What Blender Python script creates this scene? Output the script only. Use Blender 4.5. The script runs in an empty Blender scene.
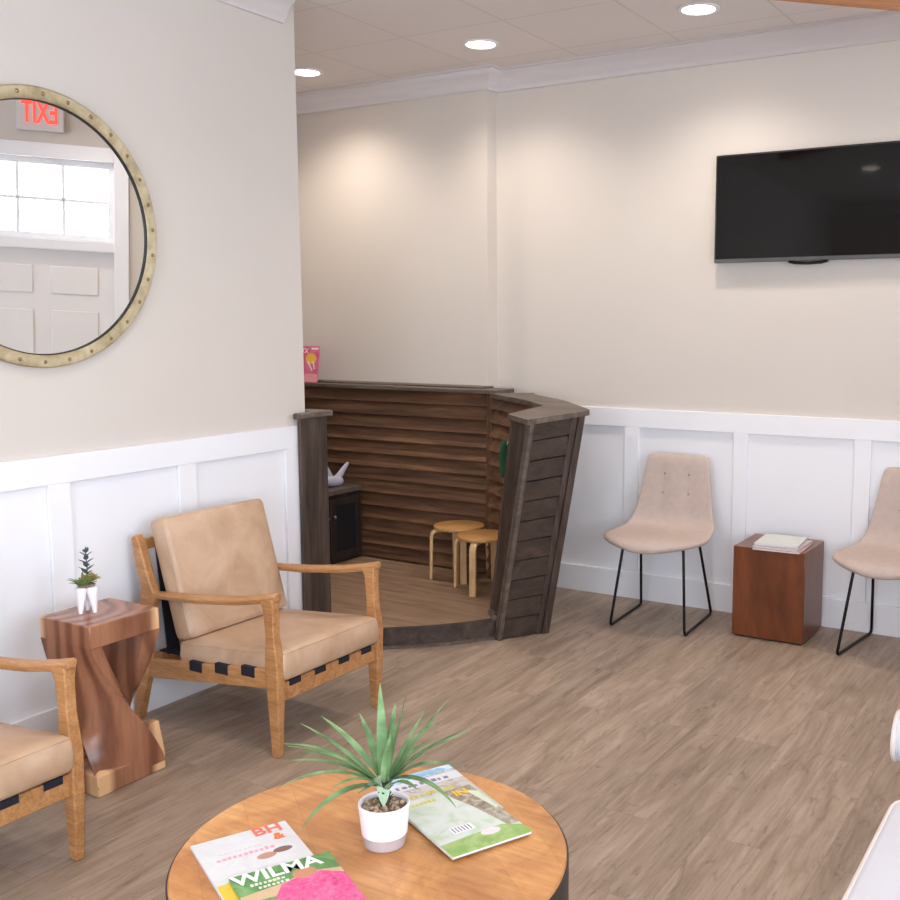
import bpy, bmesh, math, random
from mathutils import Vector, Matrix
random.seed(7)
sc = bpy.context.scene
COL = sc.collection
PI = math.pi
R = math.radians
EXPO = 0.30

# ------------------------------------------------------------------ materials
def lin(c):
    def f(v):
        v /= 255.0
        return v/12.92 if v <= .04045 else ((v+.055)/1.055)**2.4
    return (f(c[0]), f(c[1]), f(c[2]), 1)

class NT:
    def __init__(s, name):
        s.m = bpy.data.materials.new(name); s.m.use_nodes = True
        s.t = s.m.node_tree; s.n = s.t.nodes; s.l = s.t.links
        s.b = s.n['Principled BSDF']
    def add(s, typ, **kw):
        n = s.n.new(typ)
        for k, v in kw.items():
            if k in n.inputs: n.inputs[k].default_value = v
            else: setattr(n, k, v)
        return n
    def link(s, a, b): s.l.new(a, b)
    def coords(s, scale=(1,1,1), rot=(0,0,0), loc=(0,0,0), kind='Object'):
        tc = s.add('ShaderNodeTexCoord'); mp = s.add('ShaderNodeMapping')
        mp.inputs['Scale'].default_value = scale; mp.inputs['Rotation'].default_value = rot
        mp.inputs['Location'].default_value = loc
        s.link(tc.outputs[kind], mp.inputs['Vector']); return mp.outputs['Vector']
    def noise(s, vec, scale=5, detail=4, rough=.55, dist=0):
        n = s.add('ShaderNodeTexNoise'); n.inputs['Scale'].default_value = scale
        n.inputs['Detail'].default_value = detail; n.inputs['Roughness'].default_value = rough
        n.inputs['Distortion'].default_value = dist
        s.link(vec, n.inputs['Vector']); return n.outputs['Fac']
    def ramp(s, fac, stops):
        r = s.add('ShaderNodeValToRGB'); e = r.color_ramp.elements
        while len(e) < len(stops): e.new(.5)
        for i, (p, c) in enumerate(stops):
            e[i].position = p; e[i].color = c if len(c) == 4 else lin(c)
        s.link(fac, r.inputs['Fac']); return r.outputs['Color']
    def mix(s, fac, a, b, mode='MIX'):
        m = s.add('ShaderNodeMix'); m.data_type = 'RGBA'; m.blend_type = mode
        for inp, v in ((m.inputs[0], fac), (m.inputs[6], a), (m.inputs[7], b)):
            if hasattr(v, 'links'): s.link(v, inp)
            else: inp.default_value = v
        return m.outputs[2]
    def bump(s, h, strength=.2, dist=.002):
        b = s.add('ShaderNodeBump'); b.inputs['Strength'].default_value = strength
        b.inputs['Distance'].default_value = dist
        s.link(h, b.inputs['Height']); s.link(b.outputs['Normal'], s.b.inputs['Normal'])
    def base(s, v):
        if hasattr(v, 'links'): s.link(v, s.b.inputs['Base Color'])
        else: s.b.inputs['Base Color'].default_value = v
    def set(s, **kw):
        for k, v in kw.items(): s.b.inputs[k].default_value = v

def plain(name, c, rough=.5, metal=0, var=.06, scale=8, bump=0, bscale=200, spec=.5):
    t = NT(name); v = t.coords()
    f = t.noise(v, scale, 3)
    a = tuple(x*(1-var) for x in lin(c)[:3])+(1,); b = tuple(min(1, x*(1+var)) for x in lin(c)[:3])+(1,)
    t.base(t.ramp(f, [(.3, a), (.7, b)]))
    t.set(Roughness=rough, Metallic=metal); t.b.inputs['Specular IOR Level'].default_value = spec
    if bump: t.bump(t.noise(t.coords(), bscale, 2), bump, .002)
    return t.m

def wood(name, dark, mid, light, axis='X', grain=14, rough=.45, stretch=14, bump=.12, ring=0):
    t = NT(name)
    sx = {'X': (1, stretch, stretch), 'Y': (stretch, 1, stretch), 'Z': (stretch, stretch, 1)}[axis]
    v = t.coords(sx)
    f1 = t.noise(v, grain/8, 6, .6, 1.2)
    f2 = t.noise(v, grain, 3, .6)
    c1 = t.ramp(f1, [(.3, dark), (.5, mid), (.7, light)])
    c2 = t.ramp(f2, [(.35, (190, 190, 190)), (.6, (255, 255, 255))])
    t.base(t.mix(.55, c1, c2, 'MULTIPLY'))
    t.set(Roughness=rough)
    t.bump(f2, bump, .002)
    return t.m

M = {}
M['wall'] = plain('wall_paint', (209, 200, 191), .75, var=.012, scale=1.5, bump=.05, bscale=300, spec=.25)
M['trimwhite'] = plain('white_trim_paint', (236, 235, 238), .45, var=.01, scale=2, spec=.4)
M['crown'] = plain('crown_paint', (212, 204, 202), .5, var=.01, scale=2)
M['leather'] = None

def leather():
    t = NT('tan_leather'); v = t.coords()
    f = t.noise(v, 5, 4, .6, .6)
    t.base(t.ramp(f, [(.3, (172, 138, 110)), (.5, (188, 155, 126)), (.72, (202, 172, 146))]))
    t.set(Roughness=.42)
    t.bump(t.noise(t.coords(), 90, 4), .12, .0015)
    return t.m
M['leather'] = leather()
M['armwood'] = wood('honey_oak_frame', (166, 112, 66), (188, 134, 84), (202, 152, 102), 'X', 18, .4, 9, .03)
M['black_strap'] = plain('black_webbing', (22, 22, 34), .8, bump=.3, bscale=500)
M['blackmetal'] = plain('black_powder_coated_steel', (26, 24, 25), .4, .6)
M['pinkfab'] = plain('blush_fabric', (190, 172, 162), .9, var=.05, scale=30, bump=.35, bscale=420, spec=.2)
M['button'] = plain('blush_button', (170, 148, 138), .9)
M['darkwood'] = wood('dark_stained_slat_wood', (76, 50, 34), (106, 74, 51), (140, 102, 72), 'X', 9, .5, 12, .12)
M['darkwoodY'] = wood('dark_stained_slat_wood_side', (76, 50, 34), (106, 74, 51), (140, 102, 72), 'Y', 9, .5, 12, .12)
M['hullY'] = wood('weathered_brown_end_planks', (48, 37, 31), (66, 52, 44), (84, 68, 58), 'Y', 10, .55, 10, .15)
M['darkwoodZ'] = wood('dark_stained_board_upright', (48, 37, 31), (72, 58, 50), (94, 78, 68), 'Z', 12, .55, 16, .25)
M['darkwoodC'] = wood('weathered_brown_hull_wood', (46, 35, 30), (68, 54, 46), (90, 74, 64), 'X', 10, .55, 8, .2)
M['darkpost'] = wood('brown_divider_post', (70, 48, 34), (96, 68, 48), (122, 90, 64), 'Z', 12, .5, 12, .1)
M['capwood'] = wood('weathered_cap_wood', (78, 66, 58), (100, 87, 77), (122, 107, 95), 'X', 12, .5, 10, .2)
M['cabinet'] = wood('near_black_cabinet_wood', (30, 24, 22), (44, 35, 31), (58, 48, 42), 'Z', 16, .5, 10, .1)
M['cabpanel'] = plain('black_door_panel', (26, 26, 30), .5)
M['birch'] = wood('birch_plywood', (186, 134, 78), (203, 150, 90), (214, 164, 104), 'X', 10, .4, 6, .03)
M['birchleg'] = wood('birch_bent_leg', (214, 166, 112), (226, 184, 132), (234, 198, 150), 'Z', 10, .4, 6, .03)
M['cherry'] = wood('cherry_stained_block', (92, 46, 24), (116, 62, 32), (136, 78, 42), 'Z', 6, .3, 3, .03)
M['beam'] = wood('orange_pine_beam', (176, 112, 66), (196, 132, 84), (208, 148, 100), 'X', 10, .5, 10, .1)
M['white_ceramic'] = plain('white_ceramic', (238, 234, 238), .3, var=.01)
M['grey_ceramic'] = plain('raw_grey_ceramic', (176, 160, 158), .7)
M['gravel'] = plain('brown_gravel', (132, 112, 92), .9, var=.5, scale=90, bump=1, bscale=100)
M['leaf'] = None
def leafm(name, a, b, c):
    t = NT(name); v = t.coords((1, 1, 1))
    t.base(t.ramp(t.noise(v, 18, 3), [(.3, a), (.5, b), (.75, c)])); t.set(Roughness=.5)
    t.b.inputs['Subsurface Weight'].default_value = 0
    return t.m
M['leaf'] = leafm('strap_leaf_green', (74, 104, 66), (108, 142, 92), (146, 174, 122))
M['leaf_pale'] = leafm('pale_leaf_green', (120, 148, 118), (146, 170, 138), (168, 188, 158))
M['stem'] = plain('plant_stem', (62, 52, 44), .9, var=.4, scale=60, bump=1, bscale=80)
M['succ_grey'] = leafm('grey_succulent', (62, 74, 78), (84, 96, 98), (110, 120, 118))
M['succ_green'] = leafm('green_succulent', (72, 96, 52), (104, 128, 70), (140, 156, 96))
M['succ_yellow'] = leafm('yellow_succulent', (140, 128, 66), (170, 156, 86), (176, 132, 92))
M['tvbody'] = plain('tv_plastic', (20, 19, 20), .35)
M['tvsilver'] = plain('tv_bottom_bar', (88, 84, 84), .35, .4)
t = NT('tv_screen'); t.base(lin((12, 10, 10))); t.set(Roughness=.05); t.b.inputs['Specular IOR Level'].default_value = .3; M['tvscreen'] = t.m
t = NT('mirror_glass'); t.base((.9, .91, .9, 1)); t.set(Roughness=0, Metallic=1); M['mirror'] = t.m
def brass():
    t = NT('aged_brass'); v = t.coords()
    t.base(t.ramp(t.noise(v, 14, 5, .65), [(.3, (150, 132, 98)), (.55, (186, 170, 136)), (.75, (206, 194, 164))]))
    t.set(Roughness=.42, Metallic=.55); t.bump(t.noise(t.coords(), 60, 3), .15, .001); return t.m
M['brass'] = brass()
M['rivet'] = plain('rivet_brass', (150, 126, 92), .3, .7)
M['rimblack'] = plain('black_rim', (26, 22, 20), .6)
M['sofa'] = plain('white_upholstery', (206, 206, 213), .7, var=.015, bump=.15, bscale=300, spec=.2)
M['piping'] = plain('cream_piping', (216, 205, 199), .7)
M['sofaleg'] = plain('dark_sofa_leg', (50, 38, 32), .5)
M['paper'] = plain('white_paper', (214, 214, 216), .6, var=.02)
M['darkband'] = plain('dark_iron_band', (66, 58, 56), .45, .5, var=.2, scale=20)
M['plush_grey'] = plain('grey_plush', (188, 186, 200), .95, bump=.6, bscale=200)
M['plush_teal'] = plain('dark_teal_plush', (22, 46, 54), .95, bump=.6, bscale=200)
M['plush_green'] = plain('green_fabric', (40, 92, 62), .9, bump=.4, bscale=200)
M['knob'] = plain('pewter_knob', (120, 112, 106), .35, .8)
M['chrome'] = plain('satin_nickel', (180, 176, 170), .25, .9)
M['skyshade'] = plain('door_paint', (232, 228, 226), .5, var=.01)

def emit(name, c, st):
    m = bpy.data.materials.new(name); m.use_nodes = True; n = m.node_tree.nodes
    n.remove(n['Principled BSDF']); e = n.new('ShaderNodeEmission')
    e.inputs['Color'].default_value = lin(c); e.inputs['Strength'].default_value = st
    m.node_tree.links.new(e.outputs[0], n['Material Output'].inputs[0]); return m
M['lamp'] = emit('downlight_lens', (255, 236, 214), 14)
M['exit'] = emit('exit_red', (255, 70, 60), 2.2)

def flat(name, c, rough=.4):
    t = NT(name); v = t.coords()
    t.base(t.ramp(t.noise(v, 40, 2), [(.3, tuple(x*.93 for x in lin(c)[:3])+(1,)), (.7, lin(c))])); t.set(Roughness=rough); return t.m

def floor_mat():
    t = NT('wood_plank_floor')
    v = t.coords((1, 1, 1), (0, 0, R(90)))
    br = t.add('ShaderNodeTexBrick'); t.link(v, br.inputs['Vector'])
    br.inputs['Color1'].default_value = (.25, .25, .25, 1); br.inputs['Color2'].default_value = (.85, .85, .85, 1)
    br.inputs['Mortar'].default_value = (0, 0, 0, 1)
    br.inputs['Scale'].default_value = 1; br.inputs['Mortar Size'].default_value = .0012
    br.inputs['Brick Width'].default_value = 1.22; br.inputs['Row Height'].default_value = .178
    br.offset = .37; br.inputs['Bias'].default_value = 0
    # offset the grain per plank
    tc = t.add('ShaderNodeTexCoord')
    sc_ = t.add('ShaderNodeVectorMath', operation='SCALE'); t.link(br.outputs['Color'], sc_.inputs[0]); sc_.inputs['Scale'].default_value = 7.3
    ad = t.add('ShaderNodeVectorMath', operation='ADD'); t.link(tc.outputs['Object'], ad.inputs[0]); t.link(sc_.outputs[0], ad.inputs[1])
    def mp(s):
        m = t.add('ShaderNodeMapping'); m.inputs['Scale'].default_value = s; t.link(ad.outputs[0], m.inputs['Vector']); return m.outputs[0]
    f1 = t.noise(mp((9, 1.1, 1)), 1.2, 7, .62, 1.6)
    f2 = t.noise(mp((60, 3, 1)), 1.6, 4, .6)
    f3 = t.noise(mp((16, 4, 1)), 1.3, 6, .7, 2.0)
    c = t.ramp(f1, [(.28, (136, 117, 101)), (.45, (158, 138, 120)), (.6, (170, 150, 133)), (.78, (184, 166, 149))])
    c = t.mix(.5, c, t.ramp(f2, [(.35, (205, 200, 196)), (.6, (255, 255, 255))]), 'MULTIPLY')
    c = t.mix(t.ramp(f3, [(.56, (0, 0, 0)), (.68, (200, 200, 200))]), c, lin((100, 82, 70)))
    c = t.mix(.16, c, br.outputs['Color'], 'OVERLAY')
    c = t.mix(t.ramp(br.outputs['Fac'], [(.4, (0, 0, 0)), (.9, (110, 110, 110))]), c, lin((96, 78, 66)))
    t.base(c); t.set(Roughness=.46); t.b.inputs['Specular IOR Level'].default_value = .4
    t.bump(f2, .08, .001); return t.m
M['floor'] = floor_mat()

def plat_mat():
    t = NT('nook_floor_boards'); v = t.coords()
    br = t.add('ShaderNodeTexBrick'); t.link(v, br.inputs['Vector'])
    br.inputs['Color1'].default_value = (.35, .35, .35, 1); br.inputs['Color2'].default_value = (.65, .65, .65, 1); br.inputs['Mortar'].default_value = (0, 0, 0, 1)
    br.inputs['Scale'].default_value = 1; br.inputs['Mortar Size'].default_value = .002
    br.inputs['Brick Width'].default_value = 2.2; br.inputs['Row Height'].default_value = .085
    f = t.noise(t.coords((1.2, 16, 1)), 2, 6, .6, .8)
    c = t.ramp(f, [(.3, (118, 92, 72)), (.5, (142, 114, 92)), (.72, (162, 136, 112))])
    c = t.mix(.2, c, br.outputs['Color'], 'OVERLAY')
    c = t.mix(t.ramp(br.outputs['Fac'], [(.4, (0, 0, 0)), (.9, (150, 150, 150))]), c, lin((70, 52, 42)))
    t.base(c); t.set(Roughness=.5); return t.m
M['platform'] = plat_mat()

def ceil_mat():
    t = NT('acoustic_ceiling_tiles'); v = t.coords((1, 1, 1), (0, 0, 0), (2.164, -5.04, 0))
    br = t.add('ShaderNodeTexBrick'); t.link(v, br.inputs['Vector']); br.offset = 0; br.squash = 1
    br.inputs['Color1'].default_value = lin((226, 218, 214)); br.inputs['Color2'].default_value = lin((224, 216, 212))
    br.inputs['Mortar'].default_value = lin((212, 202, 197)); br.inputs['Scale'].default_value = 1
    br.inputs['Mortar Size'].default_value = .006; br.inputs['Brick Width'].default_value = .61; br.inputs['Row Height'].default_value = .61
    t.base(br.outputs['Color']); t.set(Roughness=.9)
    t.bump(t.noise(t.coords(), 220, 3), .25, .002); return t.m
M['ceiling'] = ceil_mat()

def table_mat():
    t = NT('reclaimed_round_table_wood'); v = t.coords((1, 1, 1), (0, 0, R(38)))
    br = t.add('ShaderNodeTexBrick'); t.link(v, br.inputs['Vector'])
    br.inputs['Color1'].default_value = (.2, .2, .2, 1); br.inputs['Color2'].default_value = (.8, .8, .8, 1); br.inputs['Mortar'].default_value = (.1, .1, .1, 1)
    br.inputs['Scale'].default_value = 1; br.inputs['Mortar Size'].default_value = .001
    br.inputs['Brick Width'].default_value = .7; br.inputs['Row Height'].default_value = .115
    f1 = t.noise(t.coords((3, 3, 3), (0, 0, R(38))), 1.6, 5, .6, 1.5)
    f2 = t.noise(t.coords((4, 40, 1), (0, 0, R(38))), 1.6, 5, .6, .6)
    c = t.ramp(f1, [(.3, (172, 112, 64)), (.5, (198, 140, 84)), (.7, (214, 160, 102))])
    c = t.mix(.45, c, t.ramp(f2, [(.3, (190, 180, 170)), (.6, (255, 255, 255))]), 'MULTIPLY')
    c = t.mix(.16, c, br.outputs['Color'], 'OVERLAY')
    f3 = t.noise(t.coords((6, 12, 1), (0, 0, R(38))), 2, 6, .7, 1)
    c = t.mix(t.ramp(f3, [(.66, (0, 0, 0)), (.74, (150, 150, 150))]), c, lin((214, 200, 178)))
    t.base(c); t.set(Roughness=.38); t.bump(f2, .08, .001); return t.m
M['table'] = table_mat()

def twist_mat(name, mode):
    t = NT(name)
    tc = t.add('ShaderNodeTexCoord'); sep = t.add('ShaderNodeSeparateXYZ'); t.link(tc.outputs['Object'], sep.inputs[0])
    w = t.add('ShaderNodeTexWave', wave_type='RINGS', rings_direction='Z')
    w.inputs['Scale'].default_value = 5; w.inputs['Distortion'].default_value = 4; w.inputs['Detail'].default_value = 3; w.inputs['Detail Scale'].default_value = 1.2
    t.link(t.coords((1, 1, .22), (.12, .16, 0), (.13, .09, 0)), w.inputs['Vector'])
    c = t.ramp(w.outputs['Fac'], [(.1, (126, 80, 58)), (.45, (148, 98, 72)), (.85, (164, 112, 84))])
    f2 = t.noise(t.coords((20, 20, 2)), 4, 4)
    c = t.mix(.4, c, t.ramp(f2, [(.3, (200, 190, 184)), (.6, (255, 255, 255))]), 'MULTIPLY')
    if mode:
        xy = t.add('ShaderNodeMath', operation='MULTIPLY'); t.link(sep.outputs[0], xy.inputs[0]); t.link(sep.outputs[1], xy.inputs[1])
        v = xy.outputs[0]
        if mode == 2:
            ab = t.add('ShaderNodeMath', operation='ABSOLUTE'); t.link(v, ab.inputs[0]); v = ab.outputs[0]
        n = t.noise(t.coords(), 5, 2); nm = t.add('ShaderNodeMath', operation='MULTIPLY_ADD'); t.link(n, nm.inputs[0]); nm.inputs[1].default_value = .004; t.link(v, nm.inputs[2])
        lo = .0182 if mode == 1 else .0125
        fac = t.ramp(nm.outputs[0], [(lo, (0, 0, 0)), (lo+.0008, (255, 255, 255))])
        c = t.mix(fac, c, lin((222, 178, 132)))
    t.base(c); t.set(Roughness=.26); return t.m
M['twist'] = twist_mat('carved_brown_wood', 0); M['twist_top'] = twist_mat('carved_top_with_sapwood_corners', 1); M['twist_base'] = twist_mat('carved_base_with_sapwood_corners', 2)


# ------------------------------------------------------------------ mesh helpers
def finish(bm, name, mat, parent=None, smooth=40, bevel=0, segs=2, subsurf=0):
    bmesh.ops.recalc_face_normals(bm, faces=bm.faces[:])
    me = bpy.data.meshes.new(name); bm.to_mesh(me); bm.free()
    me.materials.append(mat)
    for p in me.polygons: p.use_smooth = True
    if smooth < 180: me.set_sharp_from_angle(angle=R(smooth))
    o = bpy.data.objects.new(name, me); COL.objects.link(o)
    if parent is not None: o.parent = parent
    if bevel:
        b = o.modifiers.new('Bevel', 'BEVEL'); b.width = bevel; b.segments = segs; b.limit_method = 'ANGLE'; b.angle_limit = R(30)
    if subsurf:
        s = o.modifiers.new('Subdivision', 'SUBSURF'); s.levels = subsurf; s.render_levels = subsurf
    return o
def BM(): return bmesh.new()
def box(bm, a, b, rot=None, piv=None):
    x0, y0, z0 = a; x1, y1, z1 = b
    vs = [bm.verts.new(p) for p in ((x0,y0,z0),(x1,y0,z0),(x1,y1,z0),(x0,y1,z0),(x0,y0,z1),(x1,y0,z1),(x1,y1,z1),(x0,y1,z1))]
    for f in ((0,3,2,1),(4,5,6,7),(0,1,5,4),(1,2,6,5),(2,3,7,6),(3,0,4,7)): bm.faces.new([vs[i] for i in f])
    if rot is not None: bmesh.ops.rotate(bm, verts=vs, cent=piv or (0,0,0), matrix=rot)
    return vs
def hexa(bm, P):   # 8 points: bottom ring 4, top ring 4
    vs = [bm.verts.new(p) for p in P]
    for f in ((0,3,2,1),(4,5,6,7),(0,1,5,4),(1,2,6,5),(2,3,7,6),(3,0,4,7)): bm.faces.new([vs[i] for i in f])
    return vs
def loft(bm, rings, cap=True, close=False):
    rv = [[bm.verts.new(p) for p in r] for r in rings]; n = len(rv[0])
    pairs = list(zip(rv, rv[1:])) + ([(rv[-1], rv[0])] if close else [])
    for a, b in pairs:
        for i in range(n):
            j = (i+1) % n; bm.faces.new((a[i], a[j], b[j], b[i]))
    if cap and not close:
        bm.faces.new(rv[0][::-1]); bm.faces.new(rv[-1])
    return rv
def frames(pts, closed=False):
    pts = [Vector(p) for p in pts]; n = len(pts); T = []
    for i in range(n):
        if closed: d = pts[(i+1) % n]-pts[i-1]
        else: d = pts[min(i+1, n-1)]-pts[max(i-1, 0)]
        T.append(d.normalized())
    up = Vector((0,0,1)) if abs(T[0].z) < .9 else Vector((1,0,0))
    N = [(up - T[0]*up.dot(T[0])).normalized()]
    for i in range(1, n):
        v = N[-1] - T[i]*N[-1].dot(T[i]); N.append(v.normalized())
    return pts, T, N
def tube(bm, pts, r, seg=10, closed=False, flat=1.0):
    P, T, N = frames(pts, closed); rings = []
    for i, (p, t, n) in enumerate(zip(P, T, N)):
        b = t.cross(n); rr = r[i] if isinstance(r, (list, tuple)) else r
        rings.append([p + n*math.cos(2*PI*k/seg)*rr + b*math.sin(2*PI*k/seg)*rr*flat for k in range(seg)])
    loft(bm, rings, close=closed)
def sweep(bm, pts, prof, closed=False, cap=True):   # prof: list of (side, up) offsets, level paths
    P = [Vector(p) for p in pts]; n = len(P); rings = []
    for i in range(n):
        if closed: a, b = (P[i]-P[i-1]).normalized(), (P[(i+1) % n]-P[i]).normalized()
        else:
            a = (P[i]-P[max(i-1, 0)]); b = (P[min(i+1, n-1)]-P[i])
            a = (a if a.length else b).normalized(); b = (b if b.length else a).normalized()
        na = Vector((a.y, -a.x, 0)); nb = Vector((b.y, -b.x, 0)); m = (na+nb).normalized(); m /= max(.3, m.dot(na))
        rings.append([P[i] + m*s + Vector((0,0,u)) for s, u in prof])
    loft(bm, rings, cap=cap, close=closed)
def lathe(bm, prof, seg=32, c=(0,0,0)):
    rings = [[(c[0]+r*math.cos(2*PI*k/seg), c[1]+r*math.sin(2*PI*k/seg), c[2]+z) for k in range(seg)] for r, z in prof]
    loft(bm, rings)
def arc(pts, n=8):   # catmull-rom through pts
    P = [Vector(p) for p in pts]; out = []
    for i in range(len(P)-1):
        a = P[max(i-1,0)]; b = P[i]; c = P[i+1]; d = P[min(i+2, len(P)-1)]
        for k in range(n):
            t = k/n
            out.append(.5*((2*b)+(c-a)*t+(2*a-5*b+4*c-d)*t*t+(3*b-a-3*c+d)*t**3))
    out.append(P[-1]); return out
def bend(pts, r, n=5):   # polyline with rounded corners
    P = [Vector(p) for p in pts]; out = [P[0]]
    for i in range(1, len(P)-1):
        a = (P[i-1]-P[i]); b = (P[i+1]-P[i]); rr = min(r, a.length*.45, b.length*.45)
        p0 = P[i]+a.normalized()*rr; p1 = P[i]+b.normalized()*rr
        for k in range(n+1):
            t = k/n; out.append((1-t)**2*p0+2*t*(1-t)*P[i]+t*t*p1)
    out.append(P[-1]); return out
def thing(name, label, cat, loc=(0,0,0), rz=0, group=None):
    o = bpy.data.objects.new(name, None); o.empty_display_size = .1; COL.objects.link(o)
    o.location = loc; o.rotation_euler = (0, 0, rz); o['label'] = label; o['category'] = cat
    if group: o['group'] = group
    return o
def tag(o, label, cat, group=None):
    o['label'] = label; o['category'] = cat
    if group: o['group'] = group
    return o
def struct(o): o['kind'] = 'structure'; return o
def copy_tree(o, parent=None):
    c = o.copy(); COL.objects.link(c)
    if parent: c.parent = parent
    for ch in list(o.children): copy_tree(ch, c)
    return c
def text_bm(s, size, depth=.0008, align='CENTER', bold=0.0, shear=0):
    cu = bpy.data.curves.new('lettering', 'FONT'); cu.body = s; cu.size = size; cu.extrude = depth
    cu.align_x = align; cu.align_y = 'CENTER'; cu.offset = bold; cu.shear = shear; cu.resolution_u = 3
    o = bpy.data.objects.new('lettering', cu); COL.objects.link(o)
    bpy.context.view_layer.update()
    me = bpy.data.meshes.new_from_object(o.evaluated_get(bpy.context.evaluated_depsgraph_get()))
    bm = BM(); bm.from_mesh(me)
    bpy.data.objects.remove(o); bpy.data.meshes.remove(me); bpy.data.curves.remove(cu)
    return bm
def cushion(bm, sx, sy, sz, e=.045, nx=14, ny=14, puff=.02, crease=None):
    # rounded box cushion centred in x, y; z from 0 to sz, top puffed
    def rr(u, s):   # map 0..1 to -s/2..s/2
        return (u-.5)*s
    N = 10
    def ring(ins, z):
        pts = []; hx = sx/2-ins; hy = sy/2-ins; c = e
        for (cx, cy, a0) in ((hx-c, hy-c, 0), (-hx+c, hy-c, 90), (-hx+c, -hy+c, 180), (hx-c, -hy+c, 270)):
            for k in range(5):
                a = R(a0+90*k/4); pts.append((cx+c*math.cos(a), cy+c*math.sin(a), z))
            # straight segment subdivisions
            nxt = {0: (-hx+c, hy), 90: (-hx, -hy+c), 180: (hx-c, -hy), 270: (hx, hy-c)}[a0]
            a = R(a0+90); p0 = Vector((cx+c*math.cos(a), cy+c*math.sin(a), z)); p1 = Vector((nxt[0], nxt[1], z))
            for k in range(1, 6): pts.append(tuple(p0.lerp(p1, k/6)))
        return pts
    rings = []
    b = min(.016, sz*.3)
    rings.append(ring(b*1.6, 0)); rings.append(ring(b*.5, b*.35)); rings.append(ring(0, b*1.1)); rings.append(ring(-.004, sz*.5)); rings.append(ring(0, sz-b*.9))
    rings.append(ring(b*.35, sz-b*.25)); rings.append(ring(b*1.2, sz+puff*.18))
    # piping seam is added separately
    for f, q in ((.25, .55), (.5, .85), (.75, .98), (.97, 1.0)):
        r0 = ring(b*1.2, 0); rings.append([(p[0]*(1-f), p[1]*(1-f), sz+puff*q) for p in r0])
    loft(bm, rings)
    return ring(b*.2, sz-b*.5)

# ------------------------------------------------------------------ room shell
XL = -3.451; YR = 5.319; YB = 5.215; XC = -3.375; XS = -4.87; ZC = 3.06; YE = 3.70
bm = BM(); box(bm, (-5.2, -3.2, -.1), (3.4, 5.6, 0)); struct(finish(bm, 'floor', M['floor']))
bm = BM(); box(bm, (-5.2, -3.2, ZC), (3.4, 5.6, ZC+.1)); struct(finish(bm, 'ceiling', M['ceiling']))
bm = BM(); box(bm, (XL-.14, -3.0, 0), (XL, YE, ZC)); struct(finish(bm, 'wall_left', M['wall']))
bm = BM(); box(bm, (XS-.1, YE-.14, 0), (XL-.14, YE, ZC)); struct(finish(bm, 'wall_recess_front', M['wall']))
bm = BM(); box(bm, (XS-.12, YE-.14, 0), (XS, YR+.1, ZC)); struct(finish(bm, 'wall_recess_side', M['wall']))
bm = BM(); box(bm, (XS, YB, 0), (XC, YR+.1, ZC)); struct(finish(bm, 'wall_back', M['wall']))
bm = BM(); box(bm, (XC, YR, 0), (-.45, YR+.12, ZC)); struct(finish(bm, 'wall_right', M['wall']))

# angled entrance wall from (-.55, 5.32) heading (.707, -.707); opening for door and transom
A0 = Vector((-.58, YR, 0)); AD = Vector((.7071, -.7071, 0)); AN = Vector((-.7071, -.7071, 0))  # AN points into the room
DS0, DS1, DZ, TZ0, TZ1 = .39, 1.39, 1.88, 1.95, 2.52
def slab(bm, s0, s1, z0, z1, d0, d1):   # box along the angled wall; d positive into the room
    P = []
    for z in (z0, z1):
        for s, d in ((s0, d0), (s1, d0), (s1, d1), (s0, d1)):
            p = A0 + AD*s + AN*d; P.append((p.x, p.y, z))
    hexa(bm, P)
LA = 2.9
bm = BM(); slab(bm, -.1, DS0, 0, ZC, -.14, 0); slab(bm, DS1, LA, 0, ZC, -.14, 0); slab(bm, DS0, DS1, TZ1, ZC, -.14, 0)
struct(finish(bm, 'wall_entrance', M['wall']))
AE = A0+AD*LA
bm = BM()
XE = AE.x
# east wall with two big windows
E0, E1, W0, W1 = -3.0, AE.y, .75, 2.45
wy = [(-2.3, -.5), (0.0, 1.8)]
box(bm, (XE, E0, 0), (XE+.14, E1+.1, W0)); box(bm, (XE, E0, W1), (XE+.14, E1+.1, ZC))
ys = [E0]+[v for w in wy for v in w]+[E1+.1]
for i in range(0, len(ys), 2): box(bm, (XE, ys[i], W0), (XE+.14, ys[i+1], W1))
struct(finish(bm, 'wall_east', M['wall']))
bm = BM()
wx = [(-1.6, .0), (.3, 1.2)]
box(bm, (XL-.14, -3.14, 0), (XE+.14, -3.0, W0)); box(bm, (XL-.14, -3.14, W1), (XE+.14, -3.0, ZC))
xs = [XL-.14]+[v for w in wx for v in w]+[XE+.14]
for i in range(0, len(xs), 2): box(bm, (xs[i], -3.14, W0), (xs[i+1], -3.0, W1))
struct(finish(bm, 'wall_rear', M['wall']))
def win_frame(name, axis, a, b, c):
    bm = BM(); f = .05
    def bx(u0, u1, z0, z1, t0=0, t1=.05):
        if axis == 'y': box(bm, (c+t0+.04, u0, z0), (c+t1+.04, u1, z1))
        else: box(bm, (u0, c-t1-.04, z0), (u1, c-t0-.04, z1))
    bx(a, b, W0, W0+f); bx(a, b, W1-f, W1); bx(a, a+f, W0+f, W1-f); bx(b-f, b, W0+f, W1-f)
    m = (a+b)/2; bx(m-.02, m+.02, W0+f, W1-f)
    struct(finish(bm, name, M['trimwhite']))
n = 2
for a, b in wy: win_frame('window_%d' % n, 'y', a, b, XE); n += 1
for a, b in wx: win_frame('window_%d' % n, 'x', a, b, -3.0); n += 1

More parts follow.
